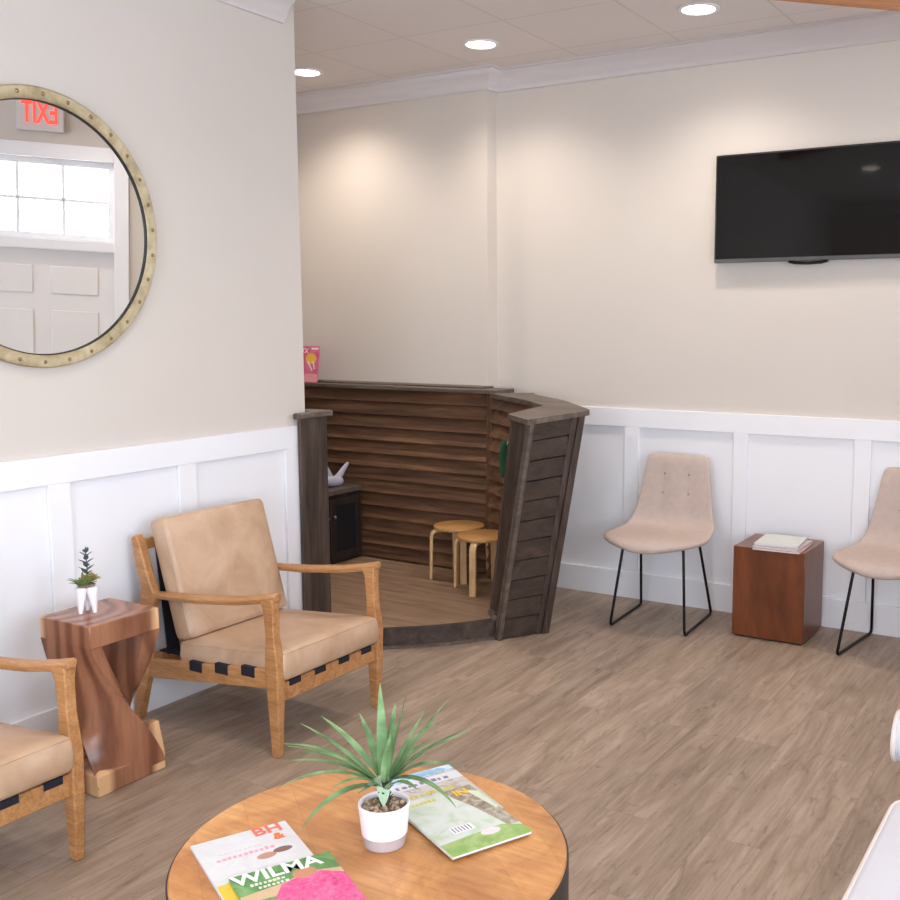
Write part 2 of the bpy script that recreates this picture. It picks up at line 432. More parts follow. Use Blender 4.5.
# entrance door, casing, transom
bm = BM()
c = .10
slab(bm, DS0-c, DS0, 0, TZ1+c, 0, .025); slab(bm, DS1, DS1+c, 0, TZ1+c, 0, .025); slab(bm, DS0, DS1, TZ1, TZ1+c, 0, .025)
slab(bm, DS0, DS1, DZ, TZ0, -.1, .02)
struct(finish(bm, 'trim_10', M['trimwhite'], bevel=.003))
bm = BM()
slab(bm, DS0+.0005, DS1-.0005, .005, DZ-.0003, -.085, -.045)
door = struct(finish(bm, 'door_1', M['skyshade']))
W = DS1-DS0
for (z0, z1) in ((.2, .72), (.86, 1.44), (1.56, 1.76)):
    for (s0, s1) in ((.12, W/2-.06), (W/2+.06, W-.12)):
        bm = BM(); slab(bm, DS0+s0, DS0+s1, z0, z1, -.046, -.036)
        finish(bm, 'door_panel', M['skyshade'], door, bevel=.008)
bm = BM(); slab(bm, DS0+.06, DS0+.10, .98, 1.02, -.045, .01); finish(bm, 'door_handle', M['chrome'], door, bevel=.01)
bm = BM(); f = .045
slab(bm, DS0+.002, DS1-.002, TZ0+.001, TZ0+f, -.08, -.03); slab(bm, DS0+.002, DS1-.002, TZ1-f, TZ1-.001, -.08, -.03)
slab(bm, DS0+.002, DS0+f, TZ0+f, TZ1-f, -.08, -.03); slab(bm, DS1-f, DS1-.002, TZ0+f, TZ1-f, -.08, -.03)
for k in (1, 2):
    s = DS0+f+(W-2*f)*k/3; slab(bm, s-.011, s+.011, TZ0+f, TZ1-f, -.07, -.04)
zm = (TZ0+TZ1)/2; slab(bm, DS0+f, DS1-f, zm-.011, zm+.011, -.07, -.04)
win = struct(finish(bm, 'window_1', M['trimwhite']))

# wainscot -----------------------------------------------------------------
ZR0, ZR1, ZBB = 1.000, 1.106, .155
T = .022
def wains(name, pts):  # pts list of (box a, box b)
    bm = BM()
    for a, b in pts: box(bm, a, b)
    return struct(finish(bm, name, M['trimwhite'], bevel=.002))
P = [((XC+.001, YR-.006, ZBB), (-.62, YR-.0005, ZR0)), ((XC+.001, YR-T, ZR0), (-.62, YR-.0005, ZR1))]
for x0, x1 in ((-3.15,-3.06), (-2.502,-2.414), (-1.85,-1.772), (-1.207,-1.123)): P.append(((x0, YR-T, ZBB), (x1, YR-.0065, ZR0)))
wains('trim_1', P)
wains('baseboard_right', [((XC+.001, YR-T-.003, .0), (-.62, YR-.0005, ZBB))])
P = [((XL+.0005, -3.0, ZBB), (XL+.006, YE, ZR0)), ((XL+.0005, -3.0, ZR0), (XL+T, YE, ZR1))]
y = 3.538
P.append(((XL+.0065, 3.538, ZBB), (XL+T, YE, ZR0)))
for y0 in (2.913, 2.313, 1.713, 1.113, .513, -.087, -.687, -1.287, -1.887, -2.487): P.append(((XL+.0065, y0, ZBB), (XL+T, y0+.092, ZR0)))
wains('trim_2', P)
wains('baseboard_left', [((XL+.0005, -3.0, 0), (XL+T+.003, YE-.05, ZBB))])
bm = BM(); slab(bm, 0.03, DS0-c-.001, 0, ZBB, .0005, .022); slab(bm, DS1+c+.001, LA, 0, ZBB, .0005, .022)
struct(finish(bm, 'baseboard_entrance', M['trimwhite']))
bm = BM(); box(bm, (XE-.022, -3, 0), (XE-.0005, E1, ZBB)); struct(finish(bm, 'baseboard_east', M['trimwhite']))
bm = BM(); box(bm, (XL+.03, -2.9995, 0), (XE-.03, -2.978, ZBB)); struct(finish(bm, 'baseboard_rear', M['trimwhite']))

# crown: profile (out from wall, down from ceiling)
CR = [(0, -.115), (.014, -.115), (.018, -.098), (.03, -.09), (.038, -.068), (.062, -.04), (.082, -.03), (.086, -.014), (.1, -.012), (.1, -.0005), (0, -.0005)]
# path order so that the profile side (right of travel) faces the room
bm = BM()
pth = [(XL-.14, YE, ZC), (XS, YE, ZC), (XS, YB, ZC), (XC, YB, ZC), (XC, YR, ZC), (A0.x, YR, ZC), (AE.x, AE.y, ZC), (XE, -3, ZC), (XL, -3, ZC), (XL, YE, ZC)]
# right-of-travel for this clockwise path is the room side
def crown(name, pts):
    bm = BM(); sweep(bm, pts, CR); struct(finish(bm, name, M['crown'], smooth=50))
crown('trim_3', [(XS, YE, ZC), (XS, YB, ZC), (XC, YB, ZC), (XC, YR, ZC), (A0.x, YR, ZC), (AE.x, AE.y, ZC), (XE, -3, ZC), (XL, -3, ZC), (XL, YE-.075, ZC)])

# ------------------------------------------------------------------ wooden ceiling beam (45 degrees)
d = Vector((.7071, .7071, 0)); p0 = Vector((-3.2, 1.99, 0))
def beam():
    t = thing('ceiling_beam', 'orange pine beam crossing the ceiling at an angle, top right corner', 'beam', (-1.27, 3.93, 2.8), R(45))
    bm = BM(); box(bm, (-1.6, -.14, 0), (.62, 0, ZC-2.8-.001))
    finish(bm, 'beam', M['beam'], t, bevel=.004)
beam()

# ------------------------------------------------------------------ downlights
def downlight(x, y, label):
    t = thing('recessed_downlight', label, 'ceiling light', (x, y, ZC), 0, 'recessed ceiling downlights')
    bm = BM(); lathe(bm, [(.098, -.0005), (.098, -.006), (.085, -.009), (.078, -.006), (.078, -.0005)], 36); finish(bm, 'trim_ring', M['trimwhite'], t)
    bm = BM(); lathe(bm, [(.0775, -.001), (.0775, -.004), (.04, -.007), (.001, -.0075)], 36); finish(bm, 'lens', M['lamp'], t)
    return t
LIGHTS = [(-4.33, 4.735, 'leftmost lit downlight, half hidden by the wall corner'), (-3.10, 4.735, 'middle lit downlight of the three over the plank nook'),
          (-1.875, 4.735, 'lit downlight on the ceiling near the television'), (-.72, 4.55, 'lit downlight beyond the right edge of the picture'),
          (-2.3, 2.3, 'lit downlight over the leather armchairs, above the picture'), (-.9, 1.6, 'lit downlight over the round table, above the picture'),
          (-2.3, .2, 'lit downlight over the near end of the mirror wall'), (-.6, -.6, 'lit downlight behind the camera by the rear windows'), (.6, 2.6, 'lit downlight above the white sofa')]
SPOTW = {0: 40, 1: 38, 2: 40, 3: 28}
for i, (x, y, lb) in enumerate(LIGHTS):
    t = downlight(x, y, lb)
    L = bpy.data.lights.new('downlight_glow', 'SPOT'); L.energy = SPOTW.get(i, 30); L.spot_size = R(140); L.spot_blend = .85; L.shadow_soft_size = .075
    L.color = (1, .90, .80)
    o = bpy.data.objects.new('downlight_glow', L); COL.objects.link(o); o.parent = t; o.location = (0, 0, -.03)

# ------------------------------------------------------------------ exit sign above the entrance
p = A0+AD*.87
t = thing('exit_sign', 'lit red EXIT sign above the door, seen in the mirror', 'sign', (p.x, p.y, 2.695), R(-45))
bm = BM(); box(bm, (-.155, -.045, 0), (.155, -.001, .235)); finish(bm, 'sign_box', M['crown'], t, bevel=.006)
bm = text_bm('EXIT', .21, .002, bold=.004)
bmesh.ops.rotate(bm, verts=bm.verts[:], cent=(0,0,0), matrix=Matrix.Rotation(R(90), 3, 'X'))
bmesh.ops.scale(bm, verts=bm.verts[:], vec=(.55, 1, 1)); bmesh.ops.translate(bm, verts=bm.verts[:], vec=(0, -.048, .12)); finish(bm, 'lettering', M['exit'], t)

# ------------------------------------------------------------------ round mirror
t = thing('round_mirror', 'large round mirror with riveted aged brass frame on the left wall', 'mirror', (XL, 2.342, 1.926))
RO = .494
def ringx(bm, prof, seg=96):   # prof (radius, x)
    rings = [[(x, r*math.cos(2*PI*k/seg), r*math.sin(2*PI*k/seg)) for k in range(seg)] for r, x in prof]
    loft(bm, rings, close=True)
bm = BM(); ringx(bm, [(RO, .003), (RO, .024), (RO-.004, .028), (RO-.043, .028), (RO-.046, .026), (RO-.046, .003)])
mf = finish(bm, 'frame', M['brass'], t)
bm = BM(); ringx(bm, [(RO-.0462, .004), (RO-.0462, .0255), (RO-.050, .0245), (RO-.050, .004)]); finish(bm, 'inner_rim', M['rimblack'], t)
bm = BM(); seg = 96
rg = [[(x, r*math.cos(2*PI*k/seg), r*math.sin(2*PI*k/seg)) for k in range(seg)] for r, x in ((RO-.0495, .006), (RO-.0495, .0175))]
loft(bm, rg); gl = finish(bm, 'mirror_glass', M['mirror'], t, smooth=20)
for k in range(30):
    a = 2*PI*(k+.35)/30; bm = BM()
    bmesh.ops.create_uvsphere(bm, u_segments=10, v_segments=6, radius=.0075)
    bmesh.ops.scale(bm, verts=bm.verts[:], vec=(.6, 1, 1))
    bmesh.ops.translate(bm, verts=bm.verts[:], vec=(.029, (RO-.022)*math.cos(a), (RO-.022)*math.sin(a)))
    finish(bm, 'rivet', M['rivet'], t)
t.rotation_euler = (0, R(2.0), 0); t.location.x += .018

# ------------------------------------------------------------------ television
t = thing('television', 'black flat-screen television mounted high on the beige wall', 'television', (-1.968, YR, 1.908))
TW, TH = .992, .556
bm = BM(); box(bm, (0, -.062, 0), (TW, -.022, TH)); finish(bm, 'casing', M['tvbody'], t, bevel=.004)
bm = BM(); box(bm, (.010, -.0635, .020), (TW-.010, -.0615, TH-.010)); finish(bm, 'screen', M['tvscreen'], t)
bm = BM(); box(bm, (.002, -.0645, .001), (TW-.002, -.0622, .018)); finish(bm, 'bottom_bar', M['tvsilver'], t)
bm = BM(); tube(bm, [(.40, -.05, -.002), (.43, -.05, -.010), (.50, -.05, -.013), (.57, -.05, -.010), (.60, -.05, -.002)], .008, 8); finish(bm, 'sensor_bump', M['tvbody'], t)
bm = BM(); box(bm, (.3, -.024, .12), (.7, -.001, .44)); finish(bm, 'wall_bracket', M['blackmetal'], t)

# ------------------------------------------------------------------ leather armchair (front towards +x)
def armchair():
    t = thing('leather_armchair', '', 'armchair')
    # local origin: floor, back-left rear corner region; x = world x + 3.0, y = world y - 2.93
    X0, Y0 = -3.0, 2.93
    def L(x, z): return (x-X0, z)
    yn, yf = -.285, .285
    for s, y in ((-1, yn), (1, yf)):
        w = .019
        def prism(name, poly, y=y, w=w, mat=M['armwood'], bev=.005, taper=None):
            bm = BM(); r0 = [(px-X0, y-w, pz) for px, pz in poly]; r1 = [(px-X0, y+w, pz) for px, pz in poly]
            loft(bm, [r0, r1]); return finish(bm, name, mat, t, bevel=bev, smooth=35)
        # front leg: tapering post from floor to the arm
        bm = BM()
        def sq(x0, x1, hw, z): return [(x0-X0, y-hw, z), (x1-X0, y-hw, z), (x1-X0, y+hw, z), (x0-X0, y+hw, z)]
        loft(bm, [sq(-2.665, -2.632, .014, 0), sq(-2.676, -2.620, .019, .22), sq(-2.680, -2.618, .021, .34), sq(-2.676, -2.634, .018, .46), sq(-2.684, -2.634, .018, .56), sq(-2.70, -2.630, .022, .600)])
        finish(bm, 'leg', M['armwood'], t, bevel=.005)
        # rear leg and back stile in one bent piece
        prism('leg', [(-3.425, 0), (-3.392, 0), (-3.345, .15), (-3.318, .22), (-3.318, .34), (-3.295, .46), (-3.262, .52), (-3.300, .60), (-3.345, .74), (-3.365, .765), (-3.388, .75),
                                   (-3.372, .66), (-3.345, .56), (-3.358, .46), (-3.378, .36), (-3.385, .22), (-3.405, .12)], bev=.006)
        # arm rest
        path = [(-3.335, .526), (-3.2, .535), (-3.03, .546), (-2.82, .570), (-2.70, .592), (-2.622, .610)]
        bm = BM(); rings = []
        for i, (px, pz) in enumerate(path):
            f = i/(len(path)-1); hw = .016+.012*math.sin(PI*min(1, f*1.05)) + .004*f; ht = .013+.003*f
            rings.append([(px-X0, y-hw, pz+ht*.35), (px-X0, y-hw*.6, pz+ht), (px-X0, y+hw*.6, pz+ht), (px-X0, y+hw, pz+ht*.35), (px-X0, y+hw*.7, pz-ht), (px-X0, y-hw*.7, pz-ht)])
        loft(bm, rings); finish(bm, 'arm_rest', M['armwood'], t, bevel=.004, smooth=60)
        prism('side_rail', [(-3.335, .185), (-2.668, .262), (-2.668, .335), (-3.335, .262)], w=.012, bev=.003)
    # front rail, back rails
    bm = BM(); box(bm, (-2.655-X0, yn+.017, .208), (-2.634-X0, yf-.017, .278)); finish(bm, 'front_rail', M['armwood'], t, bevel=.003)
    bm = BM(); box(bm, (-3.36-X0, yn+.017, .21), (-3.335-X0, yf-.017, .27)); finish(bm, 'back_rail', M['armwood'], t, bevel=.003)
    bm = BM(); box(bm, (-3.372-X0, yn+.017, .70), (-3.350-X0, yf-.017, .745)); finish(bm, 'back_rail', M['armwood'], t, bevel=.003)
    # webbing straps wrapping the front rail
    for k in range(4):
        yc = -.20+.137*k; bm = BM(); w = .03
        box(bm, (-2.658-X0, yc-w, .258), (-2.6305-X0, yc+w, .281)); box(bm, (-3.34-X0, yc-w, .274), (-2.64-X0, yc+w, .281)); finish(bm, 'strap', M['black_strap'], t, bevel=.001)
    for k, xx in enumerate((-3.055, -2.915, -2.775)):
        for s, y in ((-1, yn), (1, yf)):
            z = .262+(xx+3.335)*.109; bm = BM(); w = .034
            vs = box(bm, (xx-w-X0, y-.0138, z-.034), (xx+w-X0, y+.0138, z+.004)); finish(bm, 'strap', M['black_strap'], t, bevel=.001)
    for k in range(4):   # back webbing, running from the top rail to the seat rail
        yc = -.19+.127*k; bm = BM()
        hexa(bm, [(-3.300-X0, yc-.03, .265), (-3.300-X0, yc+.03, .265), (-3.306-X0, yc+.03, .265), (-3.306-X0, yc-.03, .265), (-3.350-X0, yc-.03, .745), (-3.350-X0, yc+.03, .745), (-3.356-X0, yc+.03, .745), (-3.356-X0, yc-.03, .745)]); finish(bm, 'strap', M['black_strap'], t)
    # seat cushion
    bm = BM(); seam = cushion(bm, .555, .552, .112, .020, puff=.022)
    rot = Matrix.Rotation(R(-4.5), 3, 'Y')
    bmesh.ops.rotate(bm, verts=bm.verts[:], cent=(0,0,0), matrix=rot); off = Vector((-2.888-X0, 0, .264))
    bmesh.ops.translate(bm, verts=bm.verts[:], vec=off)
    sc_ = finish(bm, 'seat_cushion', M['leather'], t, smooth=180)
    bm = BM(); tube(bm, [rot @ Vector(p)+off for p in seam], .003, 6, closed=True); finish(bm, 'piping', M['leather'], sc_)
    # back cushion
    bm = BM(); seam = cushion(bm, .485, .535, .095, .022, puff=.018)
    rot = Matrix.Rotation(R(90+14.5-0), 3, 'Y') ; rot = Matrix.Rotation(R(180), 3, 'Z') @ Matrix.Rotation(R(-90-(-14.5)), 3, 'Y') @ Matrix.Rotation(0, 3, 'X')
    rot = Matrix.Rotation(R(90-16.0), 3, 'Y')
    bmesh.ops.rotate(bm, verts=bm.verts[:], cent=(0,0,0), matrix=rot); off = Vector((-3.266-X0, 0, .580))
    bmesh.ops.translate(bm, verts=bm.verts[:], vec=off)
    bc = finish(bm, 'back_cushion', M['leather'], t, smooth=180)
    bm = BM(); tube(bm, [rot @ Vector(p)+off for p in seam], .003, 6, closed=True); finish(bm, 'piping', M['leather'], bc)
    return t
a1 = armchair(); a1.location = (-3.0, 2.93, 0)
a1['label'] = 'tan leather wooden armchair between the carved side table and the slatted nook'; a1['group'] = 'tan leather armchairs along the left wall'
a2 = copy_tree(a1); a2.location = (-3.0, 1.525, 0)
a2['label'] = 'tan leather wooden armchair cut off by the left edge, nearer the camera'

# ------------------------------------------------------------------ carved twist side table
t = thing('twisted_side_table', 'carved twisted two-tone wooden side table under the small planter', 'side table', (-3.065, 2.235, 0))
h = .133; H = .595
bm = BM(); hy = .14
A, B, C, D = Vector((-h,-hy,0)), Vector((h,-hy,0)), Vector((h,hy,0)), Vector((-h,hy,0))
def ribbon(bm, A, B, C, top=.52, bot=.03, th=.055, n=22):
    rings = []
    for i in range(n+1):
        f = i/n; z = top-(top-bot)*f; g = .5-.5*math.cos(PI*f)*.999; g = f*.55+g*.45
        p = A.lerp(B, g); q = B.lerp(C, g); dd = (q-p); nrm = Vector((dd.y, -dd.x, 0)).normalized()
        mid = (p+q)/2; ring = []
        K = 10; bul = .028*math.sin(PI*f)
        for k in range(K+1):
            s = k/K; pt = p.lerp(q, s)+nrm*bul*math.sin(PI*s); ring.append((pt.x, pt.y, z))
        for k in range(K, -1, -1):
            s = k/K; s2 = .5+(s-.5)*.86; pt = p.lerp(q, s2)-nrm*(th-bul*.5*math.sin(PI*s)); ring.append((pt.x, pt.y, z))
        rings.append(ring)
    loft(bm, rings)
ribbon(bm, A, B, C); finish(bm, 'twisted_leg', M['twist'], t, smooth=50)
bm = BM(); ribbon(bm, C, D, A); finish(bm, 'twisted_leg', M['twist'], t, smooth=50)
bm = BM(); box(bm, (-h, -hy, H-.078), (h, hy, H)); finish(bm, 'table_top', M['twist_top'], t, bevel=.004)
bm = BM()   # base block, thicker towards its corners
loft(bm, [[(-h,-hy,0),(h,-hy,0),(h,hy,0),(-h,hy,0)], [(-h,-hy,.075),(h,-hy,.075),(h,hy,.075),(-h,hy,.075)], [(-h+.03,-hy+.03,.095),(h-.03,-hy+.03,.095),(h-.03,hy-.03,.095),(-h+.03,hy-.03,.095)]])
finish(bm, 'base', M['twist_base'], t, bevel=.005)
bm = BM()   # far corner wedge of sapwood
hexa(bm, [(h-.05,hy-.12,.07),(h-.001,hy-.12,.07),(h-.001,hy-.001,.07),(h-.05,hy-.001,.07),(h-.05,hy-.05,.18),(h-.012,hy-.05,.18),(h-.012,hy-.012,.18),(h-.05,hy-.012,.18)])
finish(bm, 'base_wedge', M['twist_base'], t, bevel=.004)

# ------------------------------------------------------------------ leaves
def leaf(bm, base, tip, w, droop=0, up=(0,0,1), n=8, fold=.25, w0=.5):
    base = Vector(base); tip = Vector(tip); d = tip-base; L = d.length
    side = d.cross(Vector(up)); side = side.normalized() if side.length > 1e-4 else Vector((1,0,0))
    nn = side.cross(d).normalized(); rings = []
    for i in range(n+1):
        f = i/n; c = base+d*f+nn*(droop*4*f*(1-f)*L) ; ww = w*(w0+(1-w0)*math.sin(PI*min(1, f*1.5+.0)) if f < .33 else math.cos(PI/2*(f-.33)/.67)**.8)
        ww = max(ww, .0006); th = max(.0012, .0022*(1-f))
        rings.append([c-side*ww+nn*ww*fold, c-nn*th, c+side*ww+nn*ww*fold, c+nn*th*.5])
    loft(bm, rings)

# small planter with three tapering legs
t = thing('succulent_planter', 'small white footed planter with succulents on the twisted side table', 'plant', (-3.098, 2.212, H))
for i, (a, rr) in enumerate(((24, .020), (264, .020), (144, .020))):
    bm = BM(); cx, cy = .021*math.cos(R(a)), .021*math.sin(R(a))
    rings = []
    for r, z, o in ((.0065, 0, 1.25), (.008, .01, 1.22), (.013, .04, 1.1), (.018, .07, 1.0), (.020, .088, 1.0), (.0195, .092, 1.0)):
        rings.append([(cx*o+r*math.cos(2*PI*k/16), cy*o+r*math.sin(2*PI*k/16), z) for k in range(16)])
    loft(bm, rings); finish(bm, 'pot_leg', M['white_ceramic'], t)
bm = BM()
lathe(bm, [(.01, .084), (.026, .09), (.03, .098), (.022, .102), (.001, .102)], 16); finish(bm, 'soil', M['gravel'], t)
bm = BM()   # tall grey stem
tube(bm, [(0, .004, .1), (.0, .006, .16), (0, .003, .215)], .0018, 6)
for k in range(7):
    z = .135+.0125*k; a = k*1.4; ln = .030-.002*k
    for s in (0, PI): leaf(bm, (0, .004, z), (ln*math.cos(a+s), .004+ln*math.sin(a+s), z+.016), .0085, 0, n=5, w0=.4)
leaf(bm, (0,.003,.21), (0,.005,.232), .005, n=4)
finish(bm, 'tall_succulent', M['succ_grey'], t)
bm = BM()
for k in range(16):
    a = 2*PI*k/16+random.random()*.3; l = .038+.012*random.random(); z = .1+.03*random.random()
    leaf(bm, (.012*math.cos(a), -.012+.012*math.sin(a), .1), (l*math.cos(a), -.016+l*math.sin(a)*1.1, z+.008), .0065, .05, n=4, w0=.6)
finish(bm, 'spiky_succulent', M['succ_green'], t)
bm = BM()
for rgi, (nl, l, zz) in enumerate(((10, .036, .008), (8, .027, .02), (5, .015, .028))):
    for k in range(nl):
        a = 2*PI*k/nl+rgi*.4; leaf(bm, (.004*math.cos(a), .016+.004*math.sin(a), .108), (l*math.cos(a), .016+l*math.sin(a), .108+zz), .0105, .1, n=5, w0=.6, fold=.4)
finish(bm, 'rosette_succulent', M['succ_yellow'], t)

# ------------------------------------------------------------------ round coffee table
CX, CY, CR_, CZ = -1.316, 1.578, .407, .50
t = thing('round_coffee_table', 'round reclaimed wood coffee table with dark iron band', 'coffee table', (CX, CY, 0))
bm = BM(); lathe(bm, [(CR_-.004, CZ-.045), (CR_, CZ-.040), (CR_, CZ-.004), (CR_-.003, CZ), (.001, CZ)], 96); finish(bm, 'table_top', M['table'], t, smooth=50)
bm = BM(); seg = 96; rg = [[(r*math.cos(2*PI*k/seg), r*math.sin(2*PI*k/seg), z) for k in range(seg)] for r, z in ((CR_+.0035, CZ-.115), (CR_+.0035, CZ-.006), (CR_+.0005, CZ-.006), (CR_-.02, CZ-.046), (CR_-.02, CZ-.115))]
loft(bm, rg, close=True); finish(bm, 'iron_band', M['darkband'], t)
for k in range(4):
    a = R(45+90*k); bm = BM(); c, s = math.cos(a), math.sin(a)
    tube(bm, [(.30*c, .30*s, CZ-.05), (.32*c, .32*s, 0)], .02, 12); finish(bm, 'leg', M['darkband'], t)
bm = BM(); lathe(bm, [(.34, .14), (.345, .145), (.345, .158), (.34, .162), (.001, .162)], 64); finish(bm, 'lower_shelf', M['darkwood'], t)

# plant on the table
t = thing('potted_plant', 'spiky green plant in a small white pot on the round table', 'plant', (-1.312, 1.612, CZ))
t.scale = (.9, .9, .9)
bm = BM(); lathe(bm, [(.045, 0), (.0475, .002), (.0515, .030), (.0515, .0305)], 40); finish(bm, 'pot_base', M['grey_ceramic'], t)
bm = BM(); seg = 40
pr = [(.0517, .0300), (.0535, .0305), (.0605, .100), (.0605, .103), (.058, .1045), (.0555, .103), (.053, .09), (.047, .034)]
rg = [[(r*math.cos(2*PI*k/seg), r*math.sin(2*PI*k/seg), z) for k in range(seg)] for r, z in pr]; loft(bm, rg)
finish(bm, 'pot', M['white_ceramic'], t)
bm = BM(); lathe(bm, [(.0545, .086), (.054, .092), (.03, .096), (.001, .097)], 28); finish(bm, 'soil', M['gravel'], t)
bm = BM()
for k in range(46):
    a = random.random()*2*PI; r = .046*math.sqrt(random.random()); s = .004+.003*random.random()
    bmesh.ops.create_icosphere(bm, subdivisions=1, radius=s, matrix=Matrix.Translation((r*math.cos(a), r*math.sin(a), .097)))
o = finish(bm, 'pebbles', plain('tan_pebbles', (172, 146, 120), .8, var=.35, scale=60), t); o['kind'] = 'stuff'
bm = BM(); tube(bm, [(0,0,.09), (.002,0,.12), (0,.001,.165)], [.014, .012, .008], 10)
for k in range(26):
    a = random.random()*2*PI; z = .1+.05*random.random(); leaf(bm, (.010*math.cos(a), .010*math.sin(a), z), (.021*math.cos(a), .021*math.sin(a), z+.012), .004, n=3)
finish(bm, 'stem', M['stem'], t)
# right vector of the photograph's view roughly (.78, .63), depth vector (-.63, .78)
rv = Vector((.80, .60, 0)); dv = Vector((-.60, .80, 0)); B0 = Vector((0, 0, .145))
LV = [(-.005, .02, .385, .013, .0), (.055, .0, .36, .016, .0), (.03, .04, .33, .014, .0), (.105, .05, .31, .009, .02), (.16, .02, .345, .010, .03),
      (.20, -.03, .285, .010, .05), (.205, .06, .235, .011, .1), (.17, -.07, .215, .014, .12), (.135, .10, .26, .012, .08), (.165, -.09, .125, .011, .18),
      (-.19, .03, .292, .011, .04), (-.145, .05, .30, .014, .05), (-.215, -.01, .255, .009, .08), (-.235, .06, .232, .009, .1), (-.24, -.05, .172, .010, .14), (-.20, .08, .20, .010, .12),
      (-.18, -.09, .095, .013, .16), (-.11, -.10, .19, .010, .14), (.08, -.12, .185, .012, .12), (.0, .14, .24, .012, .1), (-.06, .13, .27, .011, .08), (.12, .13, .19, .011, .12), (.02, -.05, .29, .012, .02), (-.24, .02, .205, .009, .1)]
for (a, b, z, w, dr) in LV:
    bm = BM(); tip = rv*a+dv*b+Vector((0,0,z)); bs = B0+Vector((tip.x, tip.y, 0)).normalized()*.006+Vector((0,0,random.uniform(-.01,.012)))
    leaf(bm, bs, tip, w, dr, n=10, w0=.45); finish(bm, 'leaf', M['leaf'], t)
for (a, b, z, w) in ((-.0, -.03, .105, .016), (-.06, .0, .128, .012), (-.045, -.03, .15, .012)):
    bm = BM(); tip = rv*a+dv*b+Vector((0,0,z)); leaf(bm, Vector((0,0,.168)), tip, w, -.05, n=6, w0=.7); finish(bm, 'leaf', M['leaf_pale'], t)

# ------------------------------------------------------------------ magazines
F_ = {}
def fm(c):
    if c not in F_: F_[c] = flat('print_%d_%d_%d' % c, c)
    return F_[c]
def printed(name, stops, scale=9, dist=1.5, stretch=(1,1,1)):
    t = NT(name); t.base(t.ramp(t.noise(t.coords(stretch), scale, 4, .6, dist), stops)); t.set(Roughness=.35); return t.m
def magazine(label, cx, cy, z, ang, w, l, th, cover, group, patches=(), texts=()):
    """local: x across the cover, y up the cover"""
    t = thing('magazine', label, 'magazine', (cx, cy, z), ang, group)
    bm = BM(); box(bm, (-w/2+.001, -l/2+.001, 0), (w/2-.001, l/2-.001, th-.0006)); finish(bm, 'pages', M['paper'], t, bevel=.001)
    bm = BM(); N = 12; vs = []
    for i in range(N+1):
        x = -w/2+w*i/N; vs.append(x)
    box(bm, (-w/2, -l/2, th-.0006), (w/2, l/2, th)); box(bm, (-w/2-.0006, -l/2, 0), (-w/2+.0004, l/2, th)); finish(bm, 'cover', cover, t)
    zz = th; prev = ''
    for (nm, poly, mat) in patches:
        bm = BM()
        if not (nm.startswith('print') and prev.startswith('print')): zz += .00012
        prev = nm
        loft(bm, [[(px*w, py*l, zz-.0004) for px, py in poly], [(px*w, py*l, zz) for px, py in poly]]); finish(bm, nm, mat, t)
    for (s, px, py, size, c, bold, rz) in texts:
        bm = text_bm(s, size, .0002, bold=bold)
        bmesh.ops.rotate(bm, verts=bm.verts[:], cent=(0,0,0), matrix=Matrix.Rotation(R(rz), 3, 'Z'))
        bmesh.ops.translate(bm, verts=bm.verts[:], vec=(px*w, py*l, zz+.0006)); finish(bm, 'lettering', fm(c), t)
    return t
def rect(x0, y0, x1, y1): return [(x0,y0),(x1,y0),(x1,y1),(x0,y1)]
def ell(cx, cy, rx, ry, n=20): return [(cx+rx*math.cos(2*PI*k/n), cy+ry*math.sin(2*PI*k/n)) for k in range(n)]
def marks(x0, x1, y, h, n, c):   # unreadable print: a row of short uneven strokes
    rnd = random.Random(int(1000*abs(x0+y))+n); out = []
    for k in range(n):
        a = x0+(x1-x0)*k/n; b = a+(x1-x0)/n*rnd.uniform(.45, .8); dh = rnd.uniform(.6, 1)*h
        out.append(('print_mark', [(a, y), (b, y), (b, y+dh), (a, y+dh)], fm(c)))
    return out
GT = 'magazines on the round coffee table'
ang = math.atan2(.178, .09)   # across direction of the left pair
ux = Vector((math.cos(ang), math.sin(ang))); uy = Vector((-math.sin(ang), math.cos(ang)))
def centre(tl, w, l, ang):
    ux = Vector((math.cos(ang), math.sin(ang))); uy = Vector((-math.sin(ang), math.cos(ang)))
    c = Vector(tl)+ux*w/2-uy*l/2; return c.x, c.y
w, l = .205, .27
c = centre((-1.652, 1.389), w, l, ang)
magazine('white magazine with pink script and orange letters, partly under the pink and green one', c[0], c[1], CZ, ang, w, l, .005,
    printed('pale_cover', [(.3, (202, 202, 204)), (.55, (214, 214, 216)), (.75, (194, 204, 200))]), GT,
    [('cover_picture', ell(.10, .04, .10, .045), fm((186, 140, 120))), ('cover_picture', ell(.28, .07, .10, .04), fm((130, 90, 84))), ('cover_picture', rect(-.49, -.49, -.3, -.2), fm((226, 190, 60)))] + marks(-.36, .24, .13, .05, 11, (222, 164, 176)) + marks(-.30, .14, .22, .02, 9, (206, 200, 206)),
    [('BH', .27, .42, .05, (232, 112, 88), .001, 0), ('&', .33, .28, .036, (240, 120, 60), .001, 0)])
ang2 = ang-R(2)
c = centre((-1.478, 1.333), w, l, ang2)
